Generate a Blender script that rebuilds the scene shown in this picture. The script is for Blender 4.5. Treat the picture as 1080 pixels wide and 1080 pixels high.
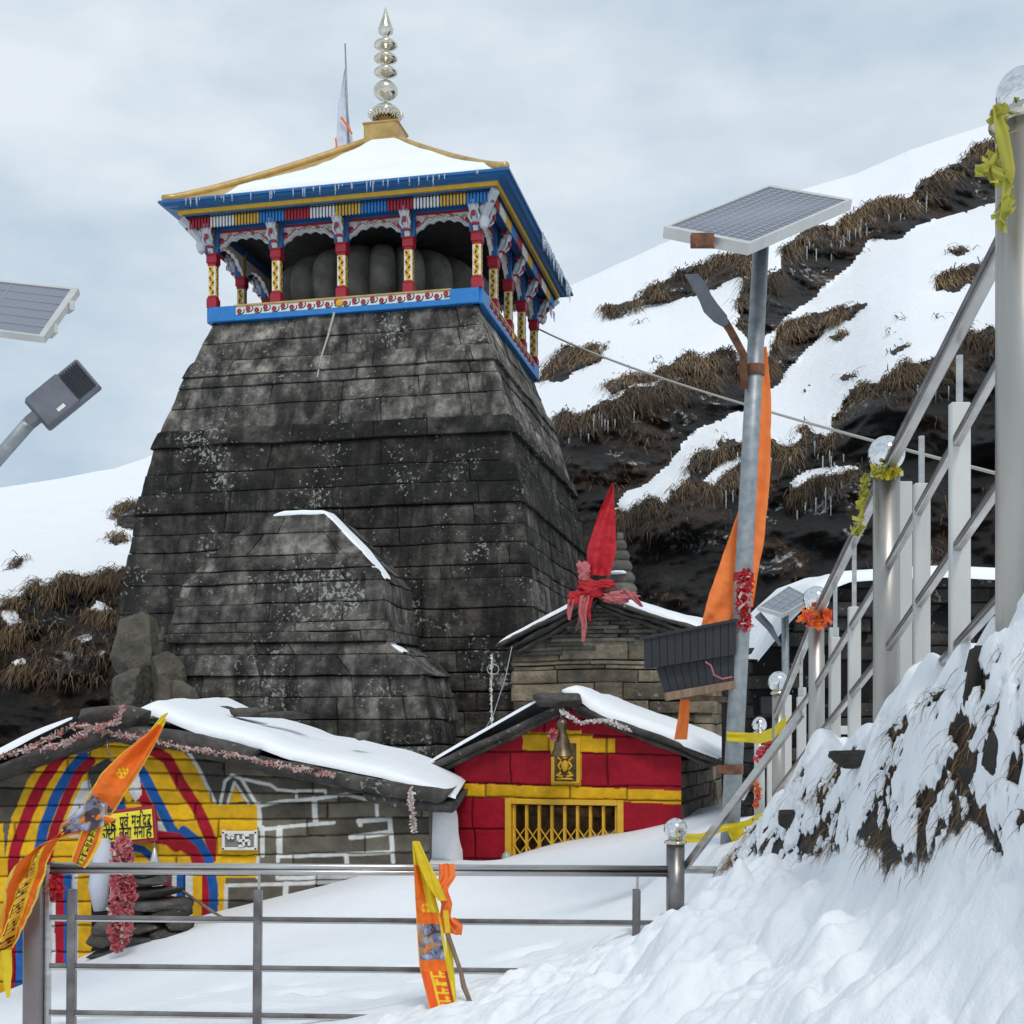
import bpy, math, random
import numpy as np
from mathutils import Vector, Matrix
random.seed(7); RS = np.random.RandomState(11)
S = bpy.context.scene
for o in list(bpy.data.objects): bpy.data.objects.remove(o)

# ------------------------------------------------------------------ camera
FP = 1350.0; HY = 770.0; CXP = 540.0          # focal length and horizon in 1080-pixel units
cam = bpy.data.cameras.new('camera'); camo = bpy.data.objects.new('camera', cam)
S.collection.objects.link(camo); S.camera = camo
cam.sensor_width = 36; cam.lens = 36*FP/1080; cam.shift_y = (HY-540)/1080
cam.clip_start = 0.05; cam.clip_end = 2000
camo.location = (0, 0, 0); camo.rotation_euler = (math.radians(90), 0, 0)

# ------------------------------------------------------------------ world and sun
SUN_EL, SUN_AZ = 50.0, 168.0                   # azimuth clockwise from +Y
W = bpy.data.worlds.new('World'); S.world = W; W.use_nodes = True
nt = W.node_tree; nt.nodes.clear()
def N(nt, t, **kw):
    n = nt.nodes.new(t)
    for k, v in kw.items():
        if k in n.inputs: n.inputs[k].default_value = v
        else: setattr(n, k, v)
    return n
sky = N(nt, 'ShaderNodeTexSky'); sky.sky_type = 'NISHITA'; sky.sun_disc = False
sky.sun_elevation = math.radians(SUN_EL); sky.sun_rotation = math.radians(SUN_AZ)
tc = N(nt, 'ShaderNodeTexCoord')
mp = N(nt, 'ShaderNodeMapping'); mp.inputs['Scale'].default_value = (1.0, 1.0, 2.2); mp.inputs['Location'].default_value = (.95, .1, .25)
n1 = N(nt, 'ShaderNodeTexNoise', Scale=2.3, Detail=6.0, Roughness=.55)
n2 = N(nt, 'ShaderNodeTexNoise', Scale=7.0, Detail=5.0, Roughness=.5)
mx = N(nt, 'ShaderNodeMix'); mx.data_type = 'FLOAT'; mx.inputs[0].default_value = .28
rp = N(nt, 'ShaderNodeValToRGB')
cr = rp.color_ramp; cr.elements[0].position = .40; cr.elements[1].position = .61
cr.elements[0].color = (3.6, 4.45, 5.3, 1); cr.elements[1].color = (6.0, 6.5, 6.9, 1)
e = cr.elements.new(.5); e.color = (4.75, 5.45, 6.05, 1)
mc = N(nt, 'ShaderNodeMix'); mc.data_type = 'RGBA'; mc.inputs[0].default_value = .93
bg = N(nt, 'ShaderNodeBackground', Strength=.1); ow = N(nt, 'ShaderNodeOutputWorld')
L = nt.links.new
L(tc.outputs['Generated'], mp.inputs[0]); L(mp.outputs[0], n1.inputs['Vector']); L(mp.outputs[0], n2.inputs['Vector'])
L(n1.outputs[0], mx.inputs[2]); L(n2.outputs[0], mx.inputs[3]); L(mx.outputs[0], rp.inputs[0])
L(sky.outputs[0], mc.inputs[6]); L(rp.outputs[0], mc.inputs[7]); L(mc.outputs[2], bg.inputs[0]); L(bg.outputs[0], ow.inputs[0])

sl = bpy.data.lights.new('sun', 'SUN'); so = bpy.data.objects.new('sun', sl); S.collection.objects.link(so)
sl.energy = 1.25; sl.angle = math.radians(14); sl.color = (1, .965, .92)
a, el = math.radians(SUN_AZ), math.radians(SUN_EL)
sd = Vector((math.sin(a)*math.cos(el), math.cos(a)*math.cos(el), math.sin(el)))
so.rotation_euler = sd.to_track_quat('Z', 'Y').to_euler(); so.location = (0, -5, 30)
S.view_settings.view_transform = 'Standard'; S.view_settings.look = 'None'
S.view_settings.exposure = 0.46; S.view_settings.gamma = 1.0

# ------------------------------------------------------------------ helpers
def at(px, py, D): return np.array([(px-CXP)/FP*D, D, (HY-py)/FP*D])
def proj(P): return CXP+FP*P[:, 0]/P[:, 1], HY-FP*P[:, 2]/P[:, 1]

def _h(i, j, k, s):
    n = (i*374761393 + j*668265263 + k*2147483647 + s*1274126177) & 0xffffffff
    n = ((n ^ (n >> 13))*1274126177) & 0xffffffff
    n = (n ^ (n >> 16)) & 0xffffff
    return n/float(0xffffff)
def vnoise(P, s=0):
    P = np.asarray(P, float); I = np.floor(P).astype(np.int64); F = P-I; F = F*F*(3-2*F)
    r = 0
    for a_ in (0, 1):
        for b_ in (0, 1):
            for c_ in (0, 1):
                w = (F[:, 0] if a_ else 1-F[:, 0])*(F[:, 1] if b_ else 1-F[:, 1])*(F[:, 2] if c_ else 1-F[:, 2])
                r = r + w*_h(I[:, 0]+a_, I[:, 1]+b_, I[:, 2]+c_, s)
    return r
def fbm(P, sc, o=4, s=0, g=.5):
    P = np.asarray(P, float)*sc; r = 0; a_ = 1; t = 0
    for k in range(o):
        r = r+a_*vnoise(P*(2.03**k)+17.3*k, s+k); t += a_; a_ *= g
    return r/t-.5                                  # about -.5 .. .5
def sstep(e0, e1, x):
    t = np.clip((x-e0)/(e1-e0), 0, 1); return t*t*(3-2*t)

class Frame:                                       # local frame: u right along the facade, v back, z up
    def __init__(s, o, deg):
        t = math.radians(deg); s.o = np.array(o, float)
        s.r = np.array([math.cos(t), -math.sin(t), 0]); s.b = np.array([math.sin(t), math.cos(t), 0])
    def p(s, u, v, z): return s.o+s.r*u+s.b*v+np.array([0, 0, z])
    def pv(s, u, v, z): return s.o[None]+np.outer(u, s.r)+np.outer(v, s.b)+np.outer(z, [0, 0, 1])
    def hit(s, px, py, v=0):                       # where the facade plane (at depth v) lies for a spot seen in the photograph
        d = at(px, py, 1.0); o = s.o+s.b*v
        k = o.dot(s.b)/d.dot(s.b); q = d*k-s.o; return q.dot(s.r), q[2]

class MB:
    def __init__(s): s.v = []; s.f = []; s.m = []; s.c = []; s.n = 0; s.has = False
    def add(s, V, F, m=0, col=None):
        V = np.asarray(V, float).reshape(-1, 3); s.v.append(V)
        if col is None: C = np.ones((len(V), 4))
        else:
            s.has = True; C = np.asarray(col, float)
            if C.ndim == 1: C = np.tile(C, (len(V), 1))
            if C.shape[1] == 3: C = np.hstack([C, np.ones((len(C), 1))])
        s.c.append(C)
        for f in F: s.f.append(tuple(int(i)+s.n for i in f)); s.m.append(m)
        s.n += len(V)
    def grid(s, V, nu, nv, m=0, col=None, closeu=False):
        F = []
        for i in range(nu if closeu else nu-1):
            for j in range(nv-1):
                a_ = i*nv+j; b_ = ((i+1) % nu)*nv+j
                F.append((a_, b_, b_+1, a_+1))
        s.add(V, F, m, col)
    def box(s, c, sz, R=None, m=0, bev=0.0, col=None):
        c = np.array(c, float); h = np.array(sz, float)/2
        b_ = min(bev, h.min()*.9)
        if b_ <= 0:
            V = np.array([[x, y, z] for x in (-1, 1) for y in (-1, 1) for z in (-1, 1)], float)*h
            F = [(0, 1, 3, 2), (4, 6, 7, 5), (0, 4, 5, 1), (2, 3, 7, 6), (0, 2, 6, 4), (1, 5, 7, 3)]
        else:
            V = []; idx = {}
            for x in (-1, 1):
                for y in (-1, 1):
                    for z in (-1, 1):
                        for ax in range(3):
                            p = np.array([x, y, z], float)*(h-b_); p[ax] = (x, y, z)[ax]*h[ax]
                            idx[(x, y, z, ax)] = len(V); V.append(p)
            F = []
            for ax in range(3):
                o1, o2 = [(1, 2), (2, 0), (0, 1)][ax]
                for sg in (-1, 1):
                    q = []
                    for (p_, r_) in ((-1, -1), (1, -1), (1, 1), (-1, 1)):
                        t = [0, 0, 0]; t[ax] = sg; t[o1] = p_; t[o2] = r_; q.append(idx[(*t, ax)])
                    F.append(q if sg > 0 else q[::-1])
            for ax in range(3):
                o1, o2 = [(1, 2), (2, 0), (0, 1)][ax]
                for p_ in (-1, 1):
                    for r_ in (-1, 1):
                        t0 = [0, 0, 0]; t1 = [0, 0, 0]
                        t0[ax] = -1; t1[ax] = 1; t0[o1] = t1[o1] = p_; t0[o2] = t1[o2] = r_
                        F.append((idx[(*t0, o1)], idx[(*t1, o1)], idx[(*t1, o2)], idx[(*t0, o2)]))
            for x in (-1, 1):
                for y in (-1, 1):
                    for z in (-1, 1): F.append([idx[(x, y, z, k)] for k in range(3)])
            V = np.array(V)
        if R is not None: V = V@np.array(R, float).T
        s.add(V+c, F, m, col)
    def beam(s, p0, p1, w, h, m=0, bev=0.003, up=(0, 0, 1), col=None):    # rectangular bar between two points
        p0 = np.array(p0, float); p1 = np.array(p1, float); d = p1-p0; Ln = np.linalg.norm(d); d = d/Ln
        up = np.array(up, float); x = np.cross(d, up)
        if np.linalg.norm(x) < 1e-3: x = np.cross(d, [1, 0, 0])
        x /= np.linalg.norm(x); z = np.cross(x, d)
        s.box((p0+p1)/2, (w, Ln, h), np.array([x, d, z]).T, m, bev, col)
    def tube(s, pts, r, n=10, m=0, col=None, caps=True):
        P = np.array(pts, float); k = len(P); r = np.broadcast_to(np.array(r, float), (k,))
        T = np.gradient(P, axis=0); T /= np.linalg.norm(T, axis=1)[:, None]+1e-12
        ref = np.array([0, 0, 1.]) if abs(T[0][2]) < .9 else np.array([1., 0, 0])
        x = np.cross(T[0], ref); x /= np.linalg.norm(x); V = []
        for i in range(k):
            x = x-T[i]*x.dot(T[i]); x /= np.linalg.norm(x); y = np.cross(T[i], x)
            for a_ in range(n):
                t = 2*math.pi*a_/n; V.append(P[i]+r[i]*(math.cos(t)*x+math.sin(t)*y))
        F = [(i*n+a_, i*n+(a_+1) % n, (i+1)*n+(a_+1) % n, (i+1)*n+a_) for i in range(k-1) for a_ in range(n)]
        if caps: F.append(list(range(n))[::-1]); F.append([(k-1)*n+a_ for a_ in range(n)])
        s.add(V, F, m, col)
    def lathe(s, prof, c, n=24, m=0, col=None, axis=None):
        V = []; c = np.array(c, float)
        for (r, z) in prof:
            for a_ in range(n):
                t = 2*math.pi*a_/n; V.append((r*math.cos(t), r*math.sin(t), z))
        V = np.array(V)
        if axis is not None: V = V@np.array(axis).T
        k = len(prof)
        F = [(i*n+a_, i*n+(a_+1) % n, (i+1)*n+(a_+1) % n, (i+1)*n+a_) for i in range(k-1) for a_ in range(n)]
        F.append(list(range(n))[::-1]); F.append([(k-1)*n+a_ for a_ in range(n)])
        s.add(V+c, F, m, col)
    def prism(s, poly, fr, v0, v1, m=0, col=None):  # polygon in (u,z) of a frame, from depth v0 to v1
        n = len(poly); u = np.array([p[0] for p in poly]); z = np.array([p[1] for p in poly])
        V = np.vstack([fr.pv(u, np.full(n, v0), z), fr.pv(u, np.full(n, v1), z)])
        F = [list(range(n)), [n+i for i in range(n)][::-1]]+[(i, i+n, (i+1) % n+n, (i+1) % n) for i in range(n)]
        s.add(V, F, m, col)
    def build(s, name, mats, parent=None, smooth=False, root=None):
        me = bpy.data.meshes.new(name); V = np.vstack(s.v) if s.v else np.zeros((0, 3))
        r = root if root is not None else parent
        while r is not None and r.parent is not None: r = r.parent
        if r is not None: V = V-np.array(r.location)
        me.from_pydata(V.tolist(), [], s.f)
        if not isinstance(mats, (list, tuple)): mats = [mats]
        for m in mats: me.materials.append(m)
        if len(mats) > 1: me.polygons.foreach_set('material_index', np.array(s.m, dtype=np.int32))
        me.polygons.foreach_set('use_smooth', [smooth]*len(s.f))
        if True:
            at_ = me.color_attributes.new('Col', 'FLOAT_COLOR', 'POINT')
            at_.data.foreach_set('color', np.vstack(s.c).ravel())
        me.update()
        o = bpy.data.objects.new(name, me); S.collection.objects.link(o)
        if parent is not None: o.parent = parent
        return o
def thing(name, label, cat, loc, group=None):
    o = bpy.data.objects.new(name, None); S.collection.objects.link(o); o.location = [float(c) for c in loc]
    o.empty_display_size = .3
    o['label'] = label; o['category'] = cat
    if group: o['group'] = group
    return o
def tag(o, label=None, cat=None, group=None, kind=None):
    if label: o['label'] = label
    if cat: o['category'] = cat
    if group: o['group'] = group
    if kind: o['kind'] = kind
    return o
def frame_origin(o, loc):                           # move a lone mesh's origin to its base
    loc = Vector([float(c) for c in loc]); o.data.transform(Matrix.Translation(-loc)); o.location = loc; return o

# ------------------------------------------------------------------ materials
def mat(name, col=(.5, .5, .5), rough=.6, metal=0.0, **kw):
    m = bpy.data.materials.new(name); m.use_nodes = True
    b = m.node_tree.nodes['Principled BSDF']
    b.inputs['Base Color'].default_value = (*col, 1); b.inputs['Roughness'].default_value = rough
    b.inputs['Metallic'].default_value = metal
    for k, v in kw.items(): b.inputs[k].default_value = v
    return m
def noise_col(m, stops, scale=5., detail=6., rough=.6, stretch=(1, 1, 1), bump=0., bscale=None, bdist=.02, attr=None, attrmode='MULTIPLY', dist=0.):
    nt = m.node_tree; b = nt.nodes['Principled BSDF']; L = nt.links.new
    tc = N(nt, 'ShaderNodeTexCoord'); mp = N(nt, 'ShaderNodeMapping'); mp.inputs['Scale'].default_value = stretch
    L(tc.outputs['Object'], mp.inputs[0])
    n = N(nt, 'ShaderNodeTexNoise', Scale=scale, Detail=detail, Roughness=rough, Distortion=dist); L(mp.outputs[0], n.inputs['Vector'])
    r = N(nt, 'ShaderNodeValToRGB'); cr = r.color_ramp
    while len(cr.elements) < len(stops): cr.elements.new(.5)
    for e, (p, c) in zip(cr.elements, stops): e.position = p; e.color = (*c, 1)
    L(n.outputs[0], r.inputs[0]); out = r.outputs[0]
    if attr:
        a_ = N(nt, 'ShaderNodeVertexColor'); a_.layer_name = attr
        x = N(nt, 'ShaderNodeMix'); x.data_type = 'RGBA'; x.blend_type = attrmode; x.inputs[0].default_value = 1
        L(out, x.inputs[6]); L(a_.outputs[0], x.inputs[7]); out = x.outputs[2]
    L(out, b.inputs['Base Color'])
    if bump:
        n3 = N(nt, 'ShaderNodeTexNoise', Scale=bscale or scale*4, Detail=8., Roughness=.65); L(mp.outputs[0], n3.inputs['Vector'])
        bu = N(nt, 'ShaderNodeBump', Strength=bump, Distance=bdist); L(n3.outputs[0], bu.inputs['Height']); L(bu.outputs[0], b.inputs['Normal'])
    return m
def snow_mat(name, bs=.35, sc=14., bd=.03):
    m = mat(name, (.80, .845, .90), .55)
    b = m.node_tree.nodes['Principled BSDF']
    b.inputs['Subsurface Weight'].default_value = .0
    noise_col(m, [(.3, (.79, .82, .86)), (.7, (.85, .87, .89))], scale=1.3, detail=4, bump=bs, bscale=sc, bdist=bd)
    return m
M = {}
M['snow'] = snow_mat('snow', .4, 9., .05)
M['snow_far'] = snow_mat('snow_far', .35, 1.2, .25)

def stone_mat(name, stops, lichen=.5, lich_col=(.33, .34, .31), dark_band=None, streak=True, scale=3.0):
    m = mat(name, rough=.86); nt = m.node_tree; b = nt.nodes['Principled BSDF']; L = nt.links.new
    tc = N(nt, 'ShaderNodeTexCoord')
    n = N(nt, 'ShaderNodeTexNoise', Scale=scale, Detail=9., Roughness=.68); L(tc.outputs['Object'], n.inputs['Vector'])
    r = N(nt, 'ShaderNodeValToRGB'); cr = r.color_ramp
    while len(cr.elements) < len(stops): cr.elements.new(.5)
    for e, (p, c) in zip(cr.elements, stops): e.position = p; e.color = (*c, 1)
    L(n.outputs[0], r.inputs[0]); out = r.outputs[0]
    def mixc(blend, fac, A, Bc):
        x = N(nt, 'ShaderNodeMix'); x.data_type = 'RGBA'; x.blend_type = blend
        if isinstance(fac, (int, float)): x.inputs[0].default_value = fac
        else: L(fac, x.inputs[0])
        L(A, x.inputs[6])
        if isinstance(Bc, tuple): x.inputs[7].default_value = (*Bc, 1)
        else: L(Bc, x.inputs[7])
        return x.outputs[2]
    a_ = N(nt, 'ShaderNodeVertexColor'); a_.layer_name = 'Col'
    out = mixc('MULTIPLY', 1.0, out, a_.outputs[0])
    if streak:                                    # water stains running down the face
        mp = N(nt, 'ShaderNodeMapping'); mp.inputs['Scale'].default_value = (1.7, 1.7, .16); L(tc.outputs['Object'], mp.inputs[0])
        n2 = N(nt, 'ShaderNodeTexNoise', Scale=2.2, Detail=6., Roughness=.6); L(mp.outputs[0], n2.inputs['Vector'])
        r2 = N(nt, 'ShaderNodeMapRange'); r2.inputs[1].default_value = .45; r2.inputs[2].default_value = .60; r2.inputs[3].default_value = 0; r2.inputs[4].default_value = .78
        L(n2.outputs[0], r2.inputs[0]); out = mixc('MIX', r2.outputs[0], out, (.012, .0115, .011))
    if streak:                                    # pale mineral runs on the wet middle courses
        mp2 = N(nt, 'ShaderNodeMapping'); mp2.inputs['Scale'].default_value = (4.5, 4.5, .5); mp2.inputs['Location'].default_value = (3, 7, 1); L(tc.outputs['Object'], mp2.inputs[0])
        n4 = N(nt, 'ShaderNodeTexNoise', Scale=1.6, Detail=7., Roughness=.65); L(mp2.outputs[0], n4.inputs['Vector'])
        r4 = N(nt, 'ShaderNodeMapRange'); r4.inputs[1].default_value = .60; r4.inputs[2].default_value = .72; r4.inputs[3].default_value = 0; r4.inputs[4].default_value = .5
        L(n4.outputs[0], r4.inputs[0]); out = mixc('MIX', r4.outputs[0], out, (.17, .165, .15))
    # lichen: pale blotches of two sizes
    v = N(nt, 'ShaderNodeTexNoise', Scale=17., Detail=6., Roughness=.62, Distortion=.4); L(tc.outputs['Object'], v.inputs['Vector'])
    g = N(nt, 'ShaderNodeTexNoise', Scale=1.1, Detail=3.); L(tc.outputs['Object'], g.inputs['Vector'])
    ad = N(nt, 'ShaderNodeMath'); ad.operation = 'MULTIPLY_ADD'; L(g.outputs[0], ad.inputs[0]); ad.inputs[1].default_value = .62; L(v.outputs[0], ad.inputs[2])
    r3 = N(nt, 'ShaderNodeMapRange'); t0 = 1.02-.16*lichen
    r3.inputs[1].default_value = t0; r3.inputs[2].default_value = t0+.035; r3.inputs[3].default_value = 0; r3.inputs[4].default_value = .85
    L(ad.outputs[0], r3.inputs[0]); out = mixc('MIX', r3.outputs[0], out, lich_col)
    v2 = N(nt, 'ShaderNodeTexVoronoi', Scale=11.); L(tc.outputs['Object'], v2.inputs['Vector'])
    wn = N(nt, 'ShaderNodeMath'); wn.operation = 'MULTIPLY_ADD'; L(v.outputs[0], wn.inputs[0]); wn.inputs[1].default_value = .35; L(v2.outputs['Distance'], wn.inputs[2])
    sepc = N(nt, 'ShaderNodeSeparateColor'); L(v2.outputs['Color'], sepc.inputs[0])
    thr = N(nt, 'ShaderNodeMath'); thr.operation = 'MULTIPLY'; L(sepc.outputs[0], thr.inputs[0]); thr.inputs[1].default_value = .30
    lt = N(nt, 'ShaderNodeMath'); lt.operation = 'LESS_THAN'; L(wn.outputs[0], lt.inputs[0]); L(thr.outputs[0], lt.inputs[1])
    f3 = N(nt, 'ShaderNodeMath'); f3.operation = 'MULTIPLY'; L(lt.outputs[0], f3.inputs[0]); f3.inputs[1].default_value = .75*min(1, lichen*1.4)
    out = mixc('MIX', f3.outputs[0], out, tuple(c*.85 for c in lich_col))
    L(out, b.inputs['Base Color'])
    n3 = N(nt, 'ShaderNodeTexNoise', Scale=16., Detail=10., Roughness=.7); L(tc.outputs['Object'], n3.inputs['Vector'])
    bu = N(nt, 'ShaderNodeBump', Strength=1.0, Distance=.05); L(n3.outputs[0], bu.inputs['Height']); L(bu.outputs[0], b.inputs['Normal'])
    b.inputs['Specular IOR Level'].default_value = .25
    return m
M['tower'] = stone_mat('weathered_granite', [(.36, (.014, .0133, .0122)), (.5, (.053, .0505, .0462)), (.66, (.135, .129, .116))], lichen=.42)
M['drystone'] = stone_mat('dry_stone', [(.3, (.07, .065, .055)), (.5, (.155, .145, .122)), (.72, (.27, .25, .21))], lichen=.3, streak=False, scale=4)
M['slab'] = stone_mat('roof_slate', [(.3, (.04, .04, .038)), (.5, (.085, .08, .074)), (.72, (.16, .15, .135))], lichen=.25, streak=False, scale=5)
M['boulder'] = stone_mat('boulder_rock', [(.3, (.06, .058, .052)), (.5, (.14, .132, .115)), (.7, (.25, .225, .185))], lichen=.25, streak=False, scale=2.2)
M['innerstone'] = noise_col(mat('carved_grey_stone', rough=.9), [(.3, (.05, .047, .042)), (.7, (.15, .142, .128))], scale=3, bump=.5)
def painted(name, c, rough=.55, worn=.82, sc=9.):
    m = mat(name, c, rough); d = tuple(x*worn for x in c)
    return noise_col(m, [(.3, d), (.65, c)], scale=sc, detail=6, bump=.25, bscale=40, bdist=.006)
M['blue'] = painted('blue_paint', (.012, .12, .33), .4)
M['bright_blue'] = painted('bright_blue_paint', (.02, .19, .52), .4)
M['red'] = painted('red_paint', (.34, .012, .03), .45)
M['yellow'] = painted('yellow_paint', (.66, .38, .022), .45)
M['white'] = painted('white_paint', (.72, .70, .66), .5)
M['silver'] = painted('silver_paint', (.52, .55, .59), .4)
M['gold'] = noise_col(mat('dull_gold_sheet', (.5, .33, .12), .42, .35), [(.3, (.36, .23, .075)), (.7, (.60, .42, .16))], scale=3, bump=.3, bscale=8)
M['brass'] = noise_col(mat('polished_brass', (.7, .6, .4), .2, 1.), [(.3, (.55, .49, .36)), (.7, (.74, .72, .66))], scale=6, bump=.2, bscale=25, bdist=.01)
M['steel'] = noise_col(mat('stainless_steel', (.6, .6, .6), .32, 1.), [(.35, (.42, .41, .40)), (.7, (.62, .615, .60))], scale=4, stretch=(1, 1, 8), bump=.06, bscale=30)
M['post_steel'] = noise_col(mat('brushed_post_steel', rough=.42, metal=.85), [(.35, (.34, .325, .30)), (.7, (.52, .505, .47))], scale=2, stretch=(1, 1, .4), bump=.04, bscale=30)
M['steel_ball'] = mat('polished_steel', (.72, .73, .74), .05, 1.)
M['galv'] = noise_col(mat('galvanised_steel', (.4, .42, .43), .5, .6), [(.3, (.20, .225, .24)), (.7, (.36, .385, .40))], scale=14, bump=.1, bscale=40)
M['white_metal'] = noise_col(mat('white_frame', rough=.4, metal=.35), [(.3, (.44, .44, .415)), (.7, (.64, .635, .61))], scale=3, stretch=(1, 1, .5))
M['dark_steel'] = noise_col(mat('dark_reflection_steel', rough=.35, metal=.8), [(.3, (.10, .09, .09)), (.7, (.26, .25, .25))], scale=7)  # dark surroundings mirrored in the rails are put into this colour
M['rust'] = noise_col(mat('rusty_iron', rough=.85), [(.3, (.07, .03, .018)), (.7, (.22, .09, .045))], scale=18, bump=.4)
M['black_box'] = noise_col(mat('black_plastic', rough=.45), [(.3, (.007, .008, .011)), (.7, (.016, .018, .024))], scale=6)
M['lamp_grey'] = noise_col(mat('grey_cast_metal', rough=.5, metal=.3), [(.3, (.10, .11, .13)), (.7, (.17, .18, .205))], scale=6)
M['wood'] = noise_col(mat('old_wood', rough=.8), [(.3, (.12, .075, .05)), (.7, (.27, .18, .12))], scale=4, stretch=(6, 6, 1), bump=.3)
M['dark'] = mat('dark_interior', (.012, .011, .010), .9)
M['ice'] = mat('ice', (.85, .92, .97), .12, **{'Transmission Weight': .75, 'IOR': 1.31})
M['wire'] = mat('pale_cable', (.38, .36, .33), .6)
def cloth_mat(name, c, trans=.25, attr=False):
    m = mat(name, c, .75); nt = m.node_tree; b = nt.nodes['Principled BSDF']; L = nt.links.new
    tr = N(nt, 'ShaderNodeBsdfTranslucent'); tr.inputs[0].default_value = (*c, 1)
    ms = N(nt, 'ShaderNodeMixShader'); ms.inputs[0].default_value = trans
    if attr:
        a_ = N(nt, 'ShaderNodeVertexColor'); a_.layer_name = 'Col'
        L(a_.outputs[0], b.inputs['Base Color']); L(a_.outputs[0], tr.inputs[0])
    tcx = N(nt, 'ShaderNodeTexCoord'); nn = N(nt, 'ShaderNodeTexNoise', Scale=9., Detail=4.); L(tcx.outputs['Object'], nn.inputs['Vector'])
    bu = N(nt, 'ShaderNodeBump', Strength=.5, Distance=.02); L(nn.outputs[0], bu.inputs['Height']); L(bu.outputs[0], b.inputs['Normal'])
    L(b.outputs[0], ms.inputs[1]); L(tr.outputs[0], ms.inputs[2]); L(ms.outputs[0], nt.nodes['Material Output'].inputs[0])
    return m
M['orange_cloth'] = cloth_mat('orange_cloth', (.93, .24, .055), .35)
M['red_cloth'] = cloth_mat('red_cloth', (.55, .018, .03), .3)
M['white_cloth'] = cloth_mat('white_cloth', (.66, .69, .78), .35)
M['yellow_cloth'] = cloth_mat('yellow_cloth', (.72, .55, .02), .3)
M['old_yellow'] = cloth_mat('faded_yellow_cloth', (.42, .40, .06), .3)
M['pink_cloth'] = cloth_mat('pink_cloth', (.55, .16, .17), .25)
M['print_cloth'] = cloth_mat('printed_cloth', (.8, .25, .03), .25, attr=True)
M['tinsel_red'] = cloth_mat('red_tinsel', (.58, .07, .10), .2)
M['tinsel_pale'] = cloth_mat('pale_tinsel', (.55, .42, .38), .2)

def attr_paint(name, rough=.7, bump=.5, var=.25):      # colour laid out on the vertices (murals, printed stone), broken by noise
    m = mat(name, rough=rough); nt = m.node_tree; b = nt.nodes['Principled BSDF']; L = nt.links.new
    a_ = N(nt, 'ShaderNodeVertexColor'); a_.layer_name = 'Col'
    tc = N(nt, 'ShaderNodeTexCoord'); b.inputs['Specular IOR Level'].default_value = .2
    n = N(nt, 'ShaderNodeTexNoise', Scale=11., Detail=8., Roughness=.65); L(tc.outputs['Object'], n.inputs['Vector'])
    r = N(nt, 'ShaderNodeMapRange'); r.inputs[1].default_value = .3; r.inputs[2].default_value = .7; r.inputs[3].default_value = 1-var; r.inputs[4].default_value = 1+var*.6
    L(n.outputs[0], r.inputs[0])
    x = N(nt, 'ShaderNodeMix'); x.data_type = 'RGBA'; x.blend_type = 'MULTIPLY'; x.inputs[0].default_value = 1
    L(a_.outputs[0], x.inputs[6]); L(r.outputs[0], x.inputs[7]); L(x.outputs[2], b.inputs['Base Color'])
    n3 = N(nt, 'ShaderNodeTexNoise', Scale=30., Detail=8., Roughness=.65); L(tc.outputs['Object'], n3.inputs['Vector'])
    bu = N(nt, 'ShaderNodeBump', Strength=bump, Distance=.012); L(n3.outputs[0], bu.inputs['Height']); L(bu.outputs[0], b.inputs['Normal'])
    return m
M['mural'] = attr_paint('painted_masonry')
M['grass'] = cloth_mat('dry_grass_blades', (.25, .15, .06), .2, attr=True)

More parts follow.
